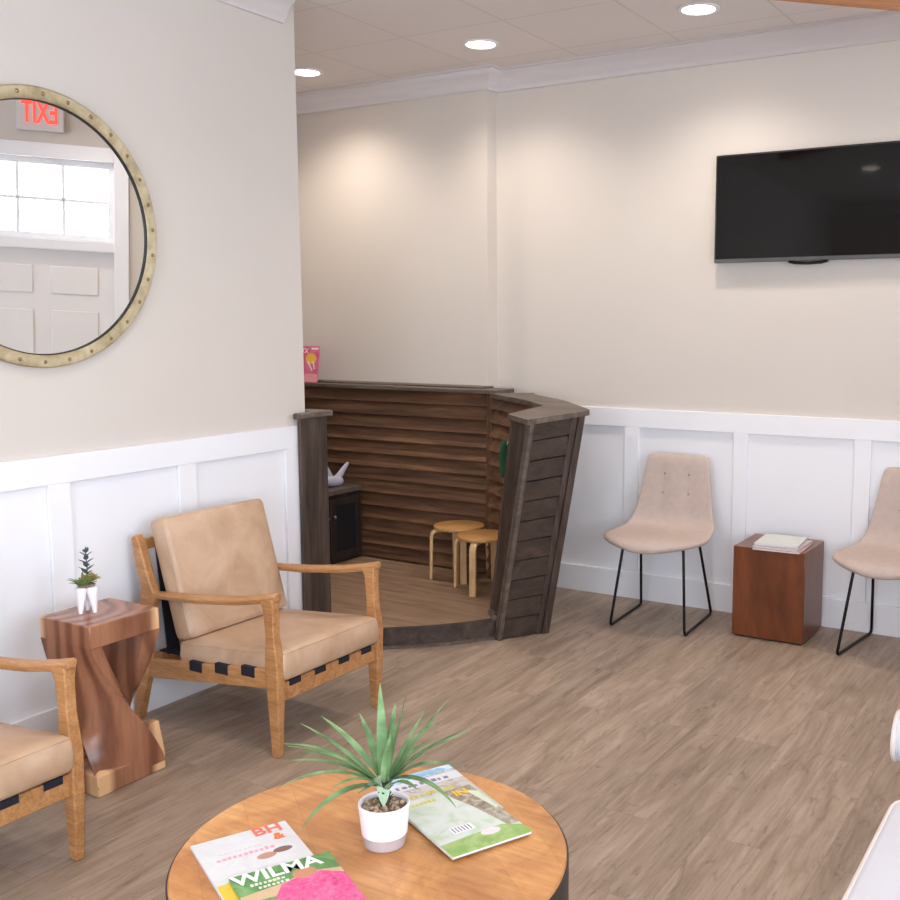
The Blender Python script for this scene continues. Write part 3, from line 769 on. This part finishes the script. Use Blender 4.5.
magazine('magazine reading WILMA on green above a pink picture, at the table edge', c[0], c[1], CZ+.0062, ang2, w, l, .0045,
    printed('green_cover', [(.3, (62, 104, 56)), (.5, (96, 150, 82)), (.7, (140, 176, 120))], 14), GT,
    [('cover_picture', [(-.5,.2),(-.3,.22),(-.05,.24),(.18,.31),(.5,.24),(.5,.1),(-.5,.1)], fm((206, 176, 140))),
     ('cover_picture', [(-.5,-.5),(.5,-.5),(.5,.16),(.3,.27),(.12,.28),(-.1,.22),(-.22,.06),(-.5,.1)], printed('pink_print', [(.3, (196, 40, 120)), (.5, (232, 84, 140)), (.7, (240, 130, 160))], 60)),
     ('cover_picture', ell(.16, .30, .12, .07), fm((196, 138, 104)))] + marks(-.36, -.02, .30, .035, 8, (222, 226, 206)) + marks(-.30, .0, .245, .035, 7, (222, 226, 206)),
    [('WILMA', -.06, .415, .055, (240, 244, 238), .0014, 0)])
# right pair
ux3 = Vector((.085, .175)).normalized(); ang3 = math.atan2(ux3.y, ux3.x)
c = centre((-1.505, 1.812), .20, .27, ang3-R(1.5))
magazine('blue-topped magazine with yellow lettering, under the white and green one', c[0], c[1], CZ, ang3-R(1.5), .20, .27, .006,
    printed('blue_grey_cover', [(.35, (150, 140, 130)), (.5, (196, 190, 186)), (.7, (176, 186, 176))], 16), GT,
    [('cover_picture', [(-.5,.34),(.5,.40),(.5,.5),(-.5,.5)], printed('blue_print', [(.35, (108, 160, 204)), (.55, (176, 206, 228)), (.7, (230, 236, 242))], 22)),
     ('cover_picture', rect(-.5, .22, .5, .36), fm((212, 214, 220)))] + marks(-.35, .35, .25, .06, 9, (120, 116, 140)) + marks(-.4, .2, .16, .03, 10, (206, 200, 200)) + marks(-.4, .3, .05, .06, 9, (206, 194, 70)))
c = centre((-1.382, 1.735), .195, .27, ang3)
magazine('white and green magazine back cover on top of the right-hand pair', c[0], c[1], CZ+.0072, ang3, .195, .27, .006,
    printed('pale_green_cover', [(.35, (182, 198, 170)), (.5, (202, 210, 202)), (.7, (212, 214, 214))], 11), GT,
    [('cover_picture', [(.1,.5),(.5,.5),(.5,-.3),(.36,-.3),(.26,.1)], printed('brown_print', [(.35, (112, 100, 84)), (.5, (150, 138, 120)), (.7, (190, 186, 170))], 30)),
     ('cover_picture', [(.38,.42),(.5,.36),(.5,.02),(.46,.0)], fm((206, 214, 190))),
     ('cover_picture', [(-.5,-.5),(.5,-.5),(.5,-.36),(.3,-.26),(-.5,-.3)], printed('green_print', [(.35, (122, 160, 80)), (.6, (160, 186, 116))], 12)),
     ('cover_picture', ell(.12, -.31, .12, .05), fm((238, 214, 216))),
     ('price_block', rect(-.25, -.2, .02, -.1), fm((236, 236, 240)))] +
    [('print_line', rect(-.23+.04*k, -.19, -.215+.04*k, -.11), fm((110, 108, 120))) for k in range(6)] + marks(-.45, -.02, .39, .05, 8, (214, 204, 80)),
    [('IN', .30, .40, .035, (236, 190, 40), .0014, 0)])

# ------------------------------------------------------------------ dining chairs
def dining_chair():
    t = thing('upholstered_chair', '', 'chair')
    # profile along v: (y, z, half width, side lift)
    V = [(-.302, .425, .055, .0), (-.300, .436, .085, .0), (-.290, .449, .128, .0), (-.262, .458, .185, .001), (-.215, .461, .236, .002), (-.15, .460, .272, .004), (-.08, .455, .285, .006), (.01, .448, .272, .010), (.10, .450, .254, .015),
         (.155, .470, .246, .020), (.182, .505, .236, .020), (.197, .55, .226, .018), (.207, .61, .214, .014), (.217, .68, .203, .012), (.227, .75, .193, .010), (.236, .82, .183, .006), (.240, .862, .174, .002), (.241, .878, .158, .0)]
    V = [tuple(v) for v in V]
    nU = 16; th = .062
    pts = []
    for j, (y, z, hw, lift) in enumerate(V):
        a = V[max(j-1, 0)]; b = V[min(j+1, len(V)-1)]
        ty, tz = b[0]-a[0], b[1]-a[1]; L = math.hypot(ty, tz); n = Vector((0, -tz/L, ty/L))   # towards the sitter
        row = []
        for i in range(nU+1):
            u = -1+2*i/nU
            p = Vector((hw*u-.014*max(0, min(1, (.15-y)/.15)), y, z)) + n*(lift*2.2*u**4) 
            edge = (1-abs(u)**3)
            # button tufting on the back
            dent = 0
            for (bu, bz) in ((-.38, .77), (.38, .77), (-.38, .665), (.38, .665), (-.38,.56),(.38,.56)):
                dent += .020*math.exp(-(((u-bu)*hw)**2+(z-bz)**2)/(2*.019**2)) if z > .5 else 0
            endf = 1-math.exp(-min(j, len(V)-1-j)/.8) if j not in (0, len(V)-1) else 0.15
            top = p+n*((th*.5)*max(.12, edge)**.5*max(.25, endf)-dent)
            bot = p-n*((th*.5)*max(.12, edge)**.5*max(.25, endf))
            row.append((top, bot))
        pts.append(row)
    bm = BM(); rings = []
    for row in pts:
        rings.append([a for a, b in row]+[b for a, b in row[::-1]])
    loft(bm, rings); finish(bm, 'seat_shell', M['pinkfab'], t, smooth=180, subsurf=1)
    for (x, z, y) in ((-.069, .77, .200), (.069, .77, .200), (-.073, .665, .186), (.073, .665, .186)):
        bm = BM(); bmesh.ops.create_uvsphere(bm, u_segments=10, v_segments=6, radius=.0075); bmesh.ops.scale(bm, verts=bm.verts[:], vec=(1,.5,1))
        bmesh.ops.translate(bm, verts=bm.verts[:], vec=(x, y+.006, z)); finish(bm, 'button', M['button'], t)
    for s in (-1, 1):
        bm = BM(); r = .0076
        tube(bm, bend([(s*.165, -.155, .435), (s*.205, -.235, .0078), (s*.205, .222, .0078), (s*.165, .10, .435)], .025, 5), r, 10); finish(bm, 'leg', M['blackmetal'], t)
    bm = BM(); tube(bm, [(-.165, -.155, .432), (.165, -.155, .432)], .006, 8); tube(bm, [(-.165, .10, .430), (.165, .10, .430)], .006, 8); finish(bm, 'under_frame', M['blackmetal'], t)
    return t
c1 = dining_chair(); c1.location = (-2.116, 4.978, 0); c1.rotation_euler.z = R(3.5)
c1['label'] = 'blush fabric chair with black sled legs between the plank nook and the wooden cube'; c1['group'] = 'blush upholstered chairs along the right wall'
c2 = copy_tree(c1); c2.location = (-.912, 5.045, 0); c2.rotation_euler.z = R(-8)
c2['label'] = 'blush fabric chair with black sled legs cut off by the right edge'

# ------------------------------------------------------------------ wooden cube side table and magazines
t = thing('cube_side_table', 'reddish brown wooden block side table between the two blush chairs', 'side table', (-1.515, 5.085, 0))
bm = BM(); box(bm, (-.185, -.178, .008), (.183, .172, .47)); finish(bm, 'block_body', M['cherry'], t, bevel=.004)
bm = BM(); box(bm, (-.17, -.165, 0), (.17, .16, .009)); finish(bm, 'plinth', M['cabinet'], t)
GB = 'magazines on the wooden block table'
magazine('pink-edged magazine at the bottom of the stack on the wooden block', -1.475, 5.005, .470, R(2), .235, .27, .008, fm((206, 150, 156)), GB, [('cover_picture', rect(-.4, -.4, .4, .1), fm((226, 206, 200)))])
magazine('grey patterned magazine in the middle of the stack on the wooden block', -1.480, 5.02, .4783, R(-1), .225, .27, .007, fm((186, 176, 170)), GB)
magazine('white folded magazine on top of the stack on the wooden block', -1.495, 5.045, .4856, R(4), .215, .25, .010, fm((212, 212, 206)), GB, [('cover_picture', rect(-.4, -.45, .3, -.2), fm((206, 210, 204)))])

# ------------------------------------------------------------------ boat-shaped plank nook
nk = thing('plank_play_nook', 'dark wooden slatted play nook shaped like a boat bow in the corner', 'play nook', (-3.3, 4.5, 0))
O = Vector((-3.3, 4.5, 0)); ZP = .10
def part(bm, name, mat, parent=nk, **k):
    bmesh.ops.translate(bm, verts=bm.verts[:], vec=-O) if parent is nk else None
    return finish(bm, name, mat, parent, **k)
front = arc([(XL+.005, YE+.02, 0), (-3.25, 3.775, 0), (-3.11, 3.855, 0), (-2.905, 4.03, 0), (-2.765, 4.215, 0), (-2.72, 4.30, 0)], 6)
# platform
bm = BM()
poly = [(p.x, p.y) for p in front]+[(-2.63, 4.45), (-2.82, 4.72), (-3.0, 4.9), (-3.20, YB-.02), (XS+.01, YB-.02), (XS+.01, YE+.01)]
loft(bm, [[(x, y, .0) for x, y in poly], [(x, y, ZP) for x, y in poly]]); part(bm, 'platform', M['platform'])
bm = BM(); sweep(bm, [p+Vector((0,0,0)) for p in front], [(.0, .002), (.016, .002), (.016, ZP-.012), (.022, ZP-.010), (.022, ZP+.004), (.0, ZP+.004)]); part(bm, 'step_riser', M['darkwoodC'])
bm = BM(); sweep(bm, [p for p in front], [(.0161, .0), (.030, .0), (.030, .008), (.0161, .014)]); part(bm, 'shoe_moulding', M['capwood'])
# slat wall, leaning slightly back
def slat_surface(bm, path_bot, path_top, n, proud, flip=1, z0=0, z1=1, inward=None, t_in=.006, gap=.10):
    """clapboard rows between two polylines (same count). proud = how far the lower lip stands out"""
    K = len(path_bot)
    def nrm(i):
        a = Vector(path_bot[max(i-1, 0)]); b = Vector(path_bot[min(i+1, K-1)]); d = b-a; v = Vector((d.y, -d.x, 0)).normalized()*flip
        return v
    for r in range(n):
        f0, f1 = r/n, (r+1)/n; rings = []
        for i in range(K):
            pb = Vector(path_bot[i]); pt = Vector(path_top[i]); nn = nrm(i)
            A = pb.lerp(pt, f0+gap/n); B = pb.lerp(pt, f0+(f1-f0)*1.02)
            rings.append([A-nn*t_in, A+nn*proud, A+(B-A)*.06+nn*(proud+.001), B+nn*.001, B-nn*t_in])
        loft(bm, rings)
NS = 13
bm = BM()
slat_surface(bm, [(XS+.02, 5.045, ZP), (-3.24, 5.045, ZP)], [(XS+.02, 5.085, 1.175), (-3.24, 5.085, 1.175)], NS, .034, flip=1)
part(bm, 'slat_panel', M['darkwood'], smooth=20)
bm = BM(); hexa(bm, [(XS+.01, 5.053, ZP), (-3.2, 5.053, ZP), (-3.2, 5.07, ZP), (XS+.01, 5.07, ZP), (XS+.01, 5.093, 1.176), (-3.2, 5.093, 1.176), (-3.2, 5.12, 1.176), (XS+.01, 5.12, 1.176)]); part(bm, 'backing_board', M['cabinet'])
# slats on the left side wall of the nook
bm = BM(); slat_surface(bm, [(-4.80, YE+.02, ZP), (-4.80, 5.04, ZP)], [(-4.84, YE+.02, 1.175), (-4.84, 5.04, 1.175)], NS, .034, flip=1); part(bm, 'side_slat_panel', M['darkwoodY'], smooth=20)
bm = BM(); box(bm, (-4.79, 5.0, ZP), (-4.755, 5.045, 1.176)); part(bm, 'corner_post', M['darkwood'])
# back cap rail
bm = BM(); box(bm, (XS+.005, 5.012, 1.178), (-3.19, YB-.001, 1.202)); box(bm, (XS+.005, 5.10, 1.2021), (-3.335, YB-.001, 1.212)); part(bm, 'cap_rail', M['capwood'], bevel=.004)
bm = BM(); box(bm, (XS+.02, YE+.012, 1.178), (-4.755, 5.0115, 1.200)); part(bm, 'cap_rail', M['capwood'], bevel=.004)
# inner divider post
bm = BM(); hexa(bm, [(-3.268, 4.995, ZP), (-3.222, 4.985, ZP), (-3.215, 5.03, ZP), (-3.265, 5.04, ZP), (-3.268, 5.03, 1.177), (-3.222, 5.02, 1.177), (-3.215, 5.07, 1.177), (-3.265, 5.08, 1.177)]); part(bm, 'divider_post', M['darkpost'], bevel=.004)
# bow wall section A: inner and outer skins
K = 12
inT = arc([(-3.225, 5.045, 1.165), (-3.06, 4.955, 1.16), (-2.86, 4.83, 1.15), (-2.70, 4.66, 1.14)], 5)
inB = arc([(-3.225, 4.985, ZP), (-3.08, 4.90, ZP), (-2.93, 4.78, ZP), (-2.80, 4.60, ZP)], 5)
outT = arc([(-3.08, 5.20, 1.165), (-2.98, 5.075, 1.16), (-2.82, 4.965, 1.155), (-2.65, 4.845, 1.15), (-2.385, 4.56, 1.135)], 5)
outB = arc([(-3.14, 5.25, 0), (-3.02, 5.03, 0), (-2.90, 4.85, 0), (-2.75, 4.69, 0), (-2.560, 4.470, 0)], 5)
bm = BM(); slat_surface(bm, inB, inT, NS, .028, flip=1); part(bm, 'curved_slat_panel', M['darkwood'], smooth=20)
bm = BM(); loft(bm, [[(a.x+.012, a.y+.012, a.z), (a.x+.03, a.y+.03, a.z), (b.x+.03, b.y+.03, b.z), (b.x+.012, b.y+.012, b.z)] for a, b in zip(inB, inT)]); part(bm, 'curved_backing', M['cabinet'])
bm = BM(); slat_surface(bm, outB, outT, 12, .012, flip=-1); part(bm, 'outer_hull_panel', M['darkwoodC'], smooth=20)
# section B: outward leaning end box facing the room
TLo, TRo = Vector((-2.495, 4.215, 1.118)), Vector((-2.375, 4.545, 1.140))
BLo, BRo = Vector((-2.700, 4.232, 0)), Vector((-2.555, 4.468, 0))
TLi, BLi = Vector((-2.675, 4.345, 1.135)), Vector((-2.815, 4.345, 0))
bm = BM()
slat_surface(bm, [BLo.lerp(BRo, .10), BLo.lerp(BRo, .80)], [TLo.lerp(TRo, .07), TLo.lerp(TRo, .77)], 11, .014, flip=1, gap=.10, t_in=.02)
for q_ in (0,):
    d_ = (BRo-BLo).normalized(); n_ = Vector((d_.y, -d_.x, 0)); P_ = []
    for (b_, t_) in ((BLo, BRo), (TLo, TRo)):
        P_ += [tuple(b_-n_*.06), tuple(t_-n_*.06), tuple(t_-n_*.032), tuple(b_-n_*.032)]
    hexa(bm, P_)
part(bm, 'end_plank_panel', M['hullY'], smooth=20)
def board(bm, b0, b1, t0, t1, out0, out1):   # upright board on face B between fractions
    d = (BRo-BLo).normalized(); nn = Vector((d.y, -d.x, 0))
    P = [b0-nn*out0, b1-nn*out0, b1+nn*out1, b0+nn*out1, t0-nn*out0, t1-nn*out0, t1+nn*out1, t0+nn*out1]
    hexa(bm, [tuple(p) for p in P])
bm = BM(); board(bm, BLo.lerp(BRo, 0), BLo.lerp(BRo, .09), TLo.lerp(TRo, 0), TLo.lerp(TRo, .065), .03, .016); part(bm, 'corner_batten', M['capwood'], bevel=.002)
bm = BM(); board(bm, BLo.lerp(BRo, .80), BLo.lerp(BRo, .90), TLo.lerp(TRo, .77), TLo.lerp(TRo, .88), .03, .012); part(bm, 'corner_batten', M['darkwoodZ'], bevel=.002)
bm = BM(); board(bm, BLo.lerp(BRo, .905), BLo.lerp(BRo, 1.05), TLo.lerp(TRo, .885), TLo.lerp(TRo, 1.0), .04, .024); part(bm, 'corner_batten', M['darkwoodZ'], bevel=.002)
# inner end board (faces the nook entrance)
bm = BM(); d = (TLo-TLi).normalized()
hexa(bm, [tuple(BLi), tuple(BLo+Vector((-.004,0,0))), tuple(BLo+Vector((.02,.03,0))), tuple(BLi+Vector((.02,.03,0))), tuple(TLi), tuple(TLo), tuple(TLo+Vector((.02,.03,0))), tuple(TLi+Vector((.02,.03,0)))])
part(bm, 'end_board', M['darkwoodZ'], bevel=.002)
bm = BM(); box(bm, (-2.80, 4.36, ZP), (-2.775, 4.60, 1.13)); hexa(bm, [(-2.80, 4.36, ZP), (-2.78, 4.36, ZP), (-2.77, 4.62, ZP), (-2.80, 4.60, ZP), (-2.685, 4.36, 1.135), (-2.665, 4.36, 1.135), (-2.665, 4.66, 1.135), (-2.69, 4.66, 1.135)])
bm.free(); bm = BM(); hexa(bm, [(-2.815, 4.345, ZP), (-2.79, 4.345, ZP), (-2.78, 4.62, ZP), (-2.805, 4.60, ZP), (-2.68, 4.35, 1.135), (-2.655, 4.35, 1.135), (-2.66, 4.66, 1.135), (-2.69, 4.66, 1.135)])
part(bm, 'inner_panel', M['darkwoodZ'])
bm = BM()   # sill where the step meets the end box
hexa(bm, [tuple(BLi+Vector((-.0,-.01,ZP))), tuple(BLo+Vector((-.025,.0,ZP))), tuple(BLo+Vector((-.005,.02,ZP))), tuple(BLi+Vector((.02,.01,ZP))), tuple(BLi+Vector((-.0,-.01,ZP+.02))), tuple(BLo+Vector((-.025,.0,ZP+.02))), tuple(BLo+Vector((-.005,.02,ZP+.02))), tuple(BLi+Vector((.02,.01,ZP+.02)))])
part(bm, 'sill', M['capwood'])
# bow cap
oc = arc([(-3.02, 5.16, 1.185), (-2.97, 5.075, 1.183), (-2.83, 4.985, 1.178), (-2.65, 4.86, 1.172), (-2.352, 4.568, 1.160)], 5)
ic = arc([(-3.235, 5.012, 1.185), (-3.14, 4.945, 1.182), (-2.99, 4.868, 1.178), (-2.83, 4.78, 1.170), (-2.665, 4.648, 1.162)], 5)
bm = BM()
rings = [[tuple(a), tuple(b), (b.x, b.y, b.z-.026), (a.x, a.y, a.z-.026)] for a, b in zip(ic, oc)]
loft(bm, rings)
A_, B_ = ic[-1], oc[-1]; C_, D_ = Vector((-2.690, 4.330, 1.140)), Vector((-2.490, 4.192, 1.132))
E_ = Vector((-2.344, 4.548, 1.158))
hexa(bm, [(D_.x, D_.y, D_.z-.026), (E_.x, E_.y, E_.z-.026), (A_.x, A_.y, A_.z-.026), (C_.x, C_.y, C_.z-.026), tuple(D_), tuple(E_), tuple(A_), tuple(C_)])
hexa(bm, [(E_.x, E_.y, E_.z-.026), (B_.x, B_.y, B_.z-.026), (A_.x, A_.y+.0005, A_.z-.026), (A_.x-.0005, A_.y, A_.z-.026), tuple(E_), tuple(B_), (A_.x, A_.y+.0005, A_.z), (A_.x-.0005, A_.y, A_.z)])
part(bm, 'bow_cap', M['capwood'], smooth=30)
# left post wrapping the end of the white wall
bm = BM(); box(bm, (XL+.0275, 3.615, 0), (XL+.045, 3.803, 1.140)); box(bm, (XL+.002, 3.705, 0), (XL+.0274, 3.803, 1.14)); part(bm, 'entry_post', M['darkwoodZ'], bevel=.003)
bm = BM(); box(bm, (XL-.02, 3.635, 1.142), (XL+.062, 3.872, 1.170)) if False else box(bm, (XL+.0285, 3.585, 1.138), (XL+.062, 3.832, 1.168)); box(bm, (XL-.10, 3.706, 1.138), (XL+.0284, 3.832, 1.168)); part(bm, 'post_cap', M['capwood'], bevel=.006)
bm = BM(); box(bm, (XL-.10, 3.711, ZP), (XL+.0015, 3.80, 1.137)); part(bm, 'entry_post_core', M['darkwoodZ'])

# cabinet inside the nook
t = thing('small_cabinet', 'low dark cabinet with black door panel inside the slatted nook', 'cabinet', (-4.225, 5.012, ZP))
bm = BM(); box(bm, (-.50, -.75, .0), (0, 0, .435)); finish(bm, 'body', M['cabinet'], t)
bm = BM(); box(bm, (-.50, -.77, .435), (.02, .002, .465)); finish(bm, 'top', M['capwood'], t, bevel=.004)
for k, (y0, y1) in enumerate(((-.30, -.012), (-.60, -.31))):
    bm = BM()
    for a, b in (((.001, y0, .02), (.016, y0+.05, .41)), ((.001, y1-.05, .02), (.016, y1, .41)), ((.001, y0+.05, .02), (.016, y1-.05, .075)), ((.001, y0+.05, .365), (.016, y1-.05, .41))): box(bm, a, b)
    dd = finish(bm, 'door', M['cabinet'], t, bevel=.002)
    bm = BM(); box(bm, (.001, y0+.05, .075), (.007, y1-.05, .365)); finish(bm, 'door_panel', M['cabpanel'], dd)
    bm = BM(); bmesh.ops.create_uvsphere(bm, u_segments=12, v_segments=8, radius=.012, matrix=Matrix.Translation((.03, y0+.025 if k == 0 else y1-.025, .30))); tube(bm, [(.014, y0+.025 if k == 0 else y1-.025, .30), (.028, y0+.025 if k == 0 else y1-.025, .30)], .005, 8); finish(bm, 'knob', M['knob'], dd)
# plush toys on the cabinet
ZT = ZP+.4655
t = thing('plush_toy', 'pale grey stuffed toy with a pointed tail on the dark cabinet', 'toy', (-4.32, 4.83, ZT))
bm = BM()
tube(bm, arc([(0,-.13,.03), (0,-.05,.045), (0,.03,.035), (0,.09,.028), (0,.11,.02)], 4), [.022+.012*math.sin(PI*k/16) for k in range(17)], 12); finish(bm, 'body', M['plush_grey'], t)
bm = BM(); tube(bm, arc([(0,.05,.035), (0,.095,.06), (0,.14,.10), (0,.185,.135)], 4), [.028,.028,.027,.026,.025,.024,.023,.021,.019,.017,.015,.012,.007], 12, flat=.6); finish(bm, 'tail_fin', M['plush_grey'], t)
bm = BM(); tube(bm, arc([(0,.02,.04), (0,-.005,.08), (0,-.02,.115), (0,-.028,.14)], 4), [.028,.028,.027,.026,.026,.025,.024,.022,.02,.018,.015,.012,.008], 12, flat=.6); finish(bm, 'side_fin', M['plush_grey'], t)
t = thing('dark_plush_toy', 'dark teal rounded stuffed toy behind the pale grey one on the cabinet', 'toy', (-4.48, 4.86, ZT))
bm = BM(); bmesh.ops.create_uvsphere(bm, u_segments=20, v_segments=14, radius=.08, matrix=Matrix.Translation((0,-.03,.083))); bmesh.ops.scale(bm, verts=bm.verts[:], vec=(.8, 1, .9)); finish(bm, 'body', M['plush_teal'], t, smooth=180)
bm = BM(); bmesh.ops.create_uvsphere(bm, u_segments=16, v_segments=12, radius=.05, matrix=Matrix.Translation((0,0,.145))); finish(bm, 'head', M['plush_teal'], t, smooth=180)
# green cloth toy hanging on the curved wall
t = thing('hanging_cloth_toy', 'dark green cloth piece hanging on the curved inner wall of the nook', 'toy', (-2.945, 4.70, .745))
bm = BM(); rings = []
for k, (z, w, x) in enumerate(((0, .01, 0), (.04, .03, 0), (.10, .035, .0), (.15, .04, .004), (.19, .03, .008), (.215, .012, .012))):
    rings.append([(x-.012, -w, z), (x, -w*.4, z), (x+.006, w*.6, z+.0), (x-.006, w, z), (x-.02, 0, z)])
loft(bm, rings); finish(bm, 'cloth', M['plush_green'], t, subsurf=1)
bm = BM(); tube(bm, [(.0, .02, .17), (.01, .03, .20), (.03, .06, .225)], .004, 8); finish(bm, 'hanging_loop', M['leaf_pale'], t)
# magazine standing on the back cap
t = thing('standing_magazine', 'pink and yellow magazine standing upright on the nook cap rail by the wall corner', 'magazine', (-4.69, 5.045, 1.2035))
t.rotation_euler = (R(-8), 0, R(2))
bm = BM(); box(bm, (-.095, 0, 0), (.095, .004, .238)); finish(bm, 'cover', printed('pink_magazine_print', [(.35, (206, 84, 130)), (.55, (226, 120, 140)), (.75, (236, 150, 140))], 7), t)
def pp(poly, c, y, nm='cover_picture'):
    bm = BM(); loft(bm, [[(x, y, z) for x, z in poly], [(x, y-.0006, z) for x, z in poly]]); finish(bm, nm, fm(c), t)
pp(ell(.03, .155, .045, .035), (240, 190, 70), -.0002)
pp([(.0,.135),(.012,.14),(.05,.08),(.04,.075)], (244, 224, 226), -.0008); pp([(.045,.14),(.055,.135),(.07,.09),(.06,.085)], (244, 224, 226), -.0008)
pp([(-.09,.0),(-.03,.0),(-.04,.05),(-.09,.06)], (120, 150, 96), -.0002)
pp([(-.03,.004),(.09,.004),(.09,.055),(-.01,.055)], (240, 160, 168), -.0002)
bm = text_bm('UTX', .045, .0003, bold=.001); bmesh.ops.rotate(bm, verts=bm.verts[:], cent=(0,0,0), matrix=Matrix.Rotation(R(90), 3, 'X') ); bmesh.ops.translate(bm, verts=bm.verts[:], vec=(-.04, -.0006, .205)); finish(bm, 'lettering', fm((250, 225, 235)), t)
pp(rect(.03, .214, .088, .228), (250, 225, 235), -.0003)

# ------------------------------------------------------------------ bentwood stools
def stool():
    t = thing('bentwood_stool', '', 'stool')
    hgt = .315; rs = .149
    bm = BM(); lathe(bm, [(rs-.003, hgt-.018), (rs, hgt-.015), (rs, hgt-.003), (rs-.003, hgt), (.001, hgt)], 48); finish(bm, 'seat', M['birch'], t, smooth=50)
    for k in range(4):
        a = R(90*k); c, s = math.cos(a), math.sin(a)
        pth = bend([(.07, 0, hgt-.027), (.163, 0, hgt-.027), (.170, 0, 0)], .045, 7)
        bm = BM(); P_, T_, N_ = frames(pth); rings = []
        for p, tt in zip(P_, T_):
            nn = Vector((tt.z, 0, -tt.x)); hw, ht = .019, .0085
            rings.append([p+nn*ht+Vector((0,hw,0)), p+nn*ht-Vector((0,hw,0)), p-nn*ht-Vector((0,hw,0)), p-nn*ht+Vector((0,hw,0))])
        loft(bm, rings); bmesh.ops.rotate(bm, verts=bm.verts[:], cent=(0,0,0), matrix=Matrix.Rotation(a, 3, 'Z')); finish(bm, 'leg', M['birchleg'], t, bevel=.003, smooth=50)
    return t
s1 = stool(); s1.location = (-3.366, 4.875, ZP); s1.rotation_euler.z = R(222-0)
s1['label'] = 'round birch stool farther back in the nook, by the slatted wall'; s1['group'] = 'birch stools in the nook'
s2 = copy_tree(s1); s2.location = (-3.09, 4.715, ZP); s2.rotation_euler.z = R(192)
s2['label'] = 'round birch stool in front, partly hidden by the leaning end panel'

# ------------------------------------------------------------------ white sofa, bottom right
t = thing('white_sofa', 'white upholstered sofa with cream piping at the bottom right corner', 'sofa', (0, 0, 0))
def cush_part(name, cx, cy, z, sx, sy, sz, puff=.02, mat=M['sofa'], e=.05):
    bm = BM(); seam = cushion(bm, sx, sy, sz, e, puff=puff); bmesh.ops.translate(bm, verts=bm.verts[:], vec=(cx, cy, z)); o = finish(bm, name, mat, t, smooth=180)
    bm = BM(); tube(bm, [Vector(p)+Vector((cx, cy, z)) for p in seam], .006, 8, closed=True); finish(bm, 'piping', M['piping'], o); return o
cush_part('seat_cushion', -.03, 1.97, .34, .78, .86, .16, .012, e=.06)
cush_part('seat_cushion', -.03, 1.10, .34, .78, .86, .16, .012, e=.06)
bm = BM(); box(bm, (-.34, .55, .10), (.42, 2.66, .34)); finish(bm, 'base', M['sofa'], t, bevel=.02)
bm = BM(); box(bm, (-.33, 2.46, .34), (.42, 2.66, .52)); finish(bm, 'arm', M['sofa'], t, bevel=.02)
bm = BM(); rings = []
pth = [(-.43, 2.60, .565), (.42, 2.60, .565)]
tube(bm, [(-.465, 2.60, .56), (-.45, 2.60, .56), (.42, 2.60, .56)], [.05, .062, .062], 24); o = finish(bm, 'rolled_arm', M['sofa'], t)
bm = BM(); tube(bm, [(-.458, 2.60+.06*math.cos(2*PI*k/24), .56+.06*math.sin(2*PI*k/24)) for k in range(24)], .006, 8, closed=True); finish(bm, 'piping', M['piping'], o)
bm = BM(); box(bm, (.36, .55, .34), (.60, 2.66, .85)); finish(bm, 'backrest', M['sofa'], t, bevel=.04, segs=4)
bm = BM(); box(bm, (-.33, .45, .34), (.42, .64, .60)); finish(bm, 'arm', M['sofa'], t, bevel=.03, segs=4)
for x in (-.28, .36):
    for y in (.62, 2.58): 
        bm = BM(); tube(bm, [(x, y, .10), (x, y, 0)], [.024, .016], 12); finish(bm, 'leg', M['sofaleg'], t)

# ------------------------------------------------------------------ world and daylight
w = bpy.data.worlds.new('World'); sc.world = w; w.use_nodes = True
bg = w.node_tree.nodes['Background']; bg.inputs['Color'].default_value = (.75, .86, 1, 1); bg.inputs['Strength'].default_value = 10.8
def portal(loc, rot, sx, sy):
    L = bpy.data.lights.new('window_portal', 'AREA'); L.shape = 'RECTANGLE'; L.size = sx; L.size_y = sy; L.cycles.is_portal = True
    o = bpy.data.objects.new('window_portal', L); COL.objects.link(o); o.location = loc; o.rotation_euler = rot
for a, b in wy: portal((XE+.10, (a+b)/2, (W0+W1)/2), (0, R(90), 0), W1-W0, b-a)
for a, b in wx: portal(((a+b)/2, -3.1, (W0+W1)/2), (R(90), 0, 0), b-a, W1-W0)
pc = A0+AD*(DS0+DS1)/2-AN*.1
portal((pc.x, pc.y, (TZ0+TZ1)/2), (R(90), 0, R(135)), DS1-DS0, TZ1-TZ0)

# ------------------------------------------------------------------ camera
cam = bpy.data.cameras.new('camera'); co = bpy.data.objects.new('camera', cam); COL.objects.link(co)
cam.sensor_width = 36; cam.lens = 36*1023.3/900; cam.shift_x = -(538-450)/900.0
co.location = (0, 0, 1.6); co.rotation_euler = (PI/2-.1251, 0, .526)
cam.clip_start = .05
sc.camera = co
sc.view_settings.view_transform = 'Standard'; sc.view_settings.look = 'None'; sc.view_settings.gamma = 1
sc.view_settings.exposure = EXPO; sc.view_settings.use_curve_mapping = False
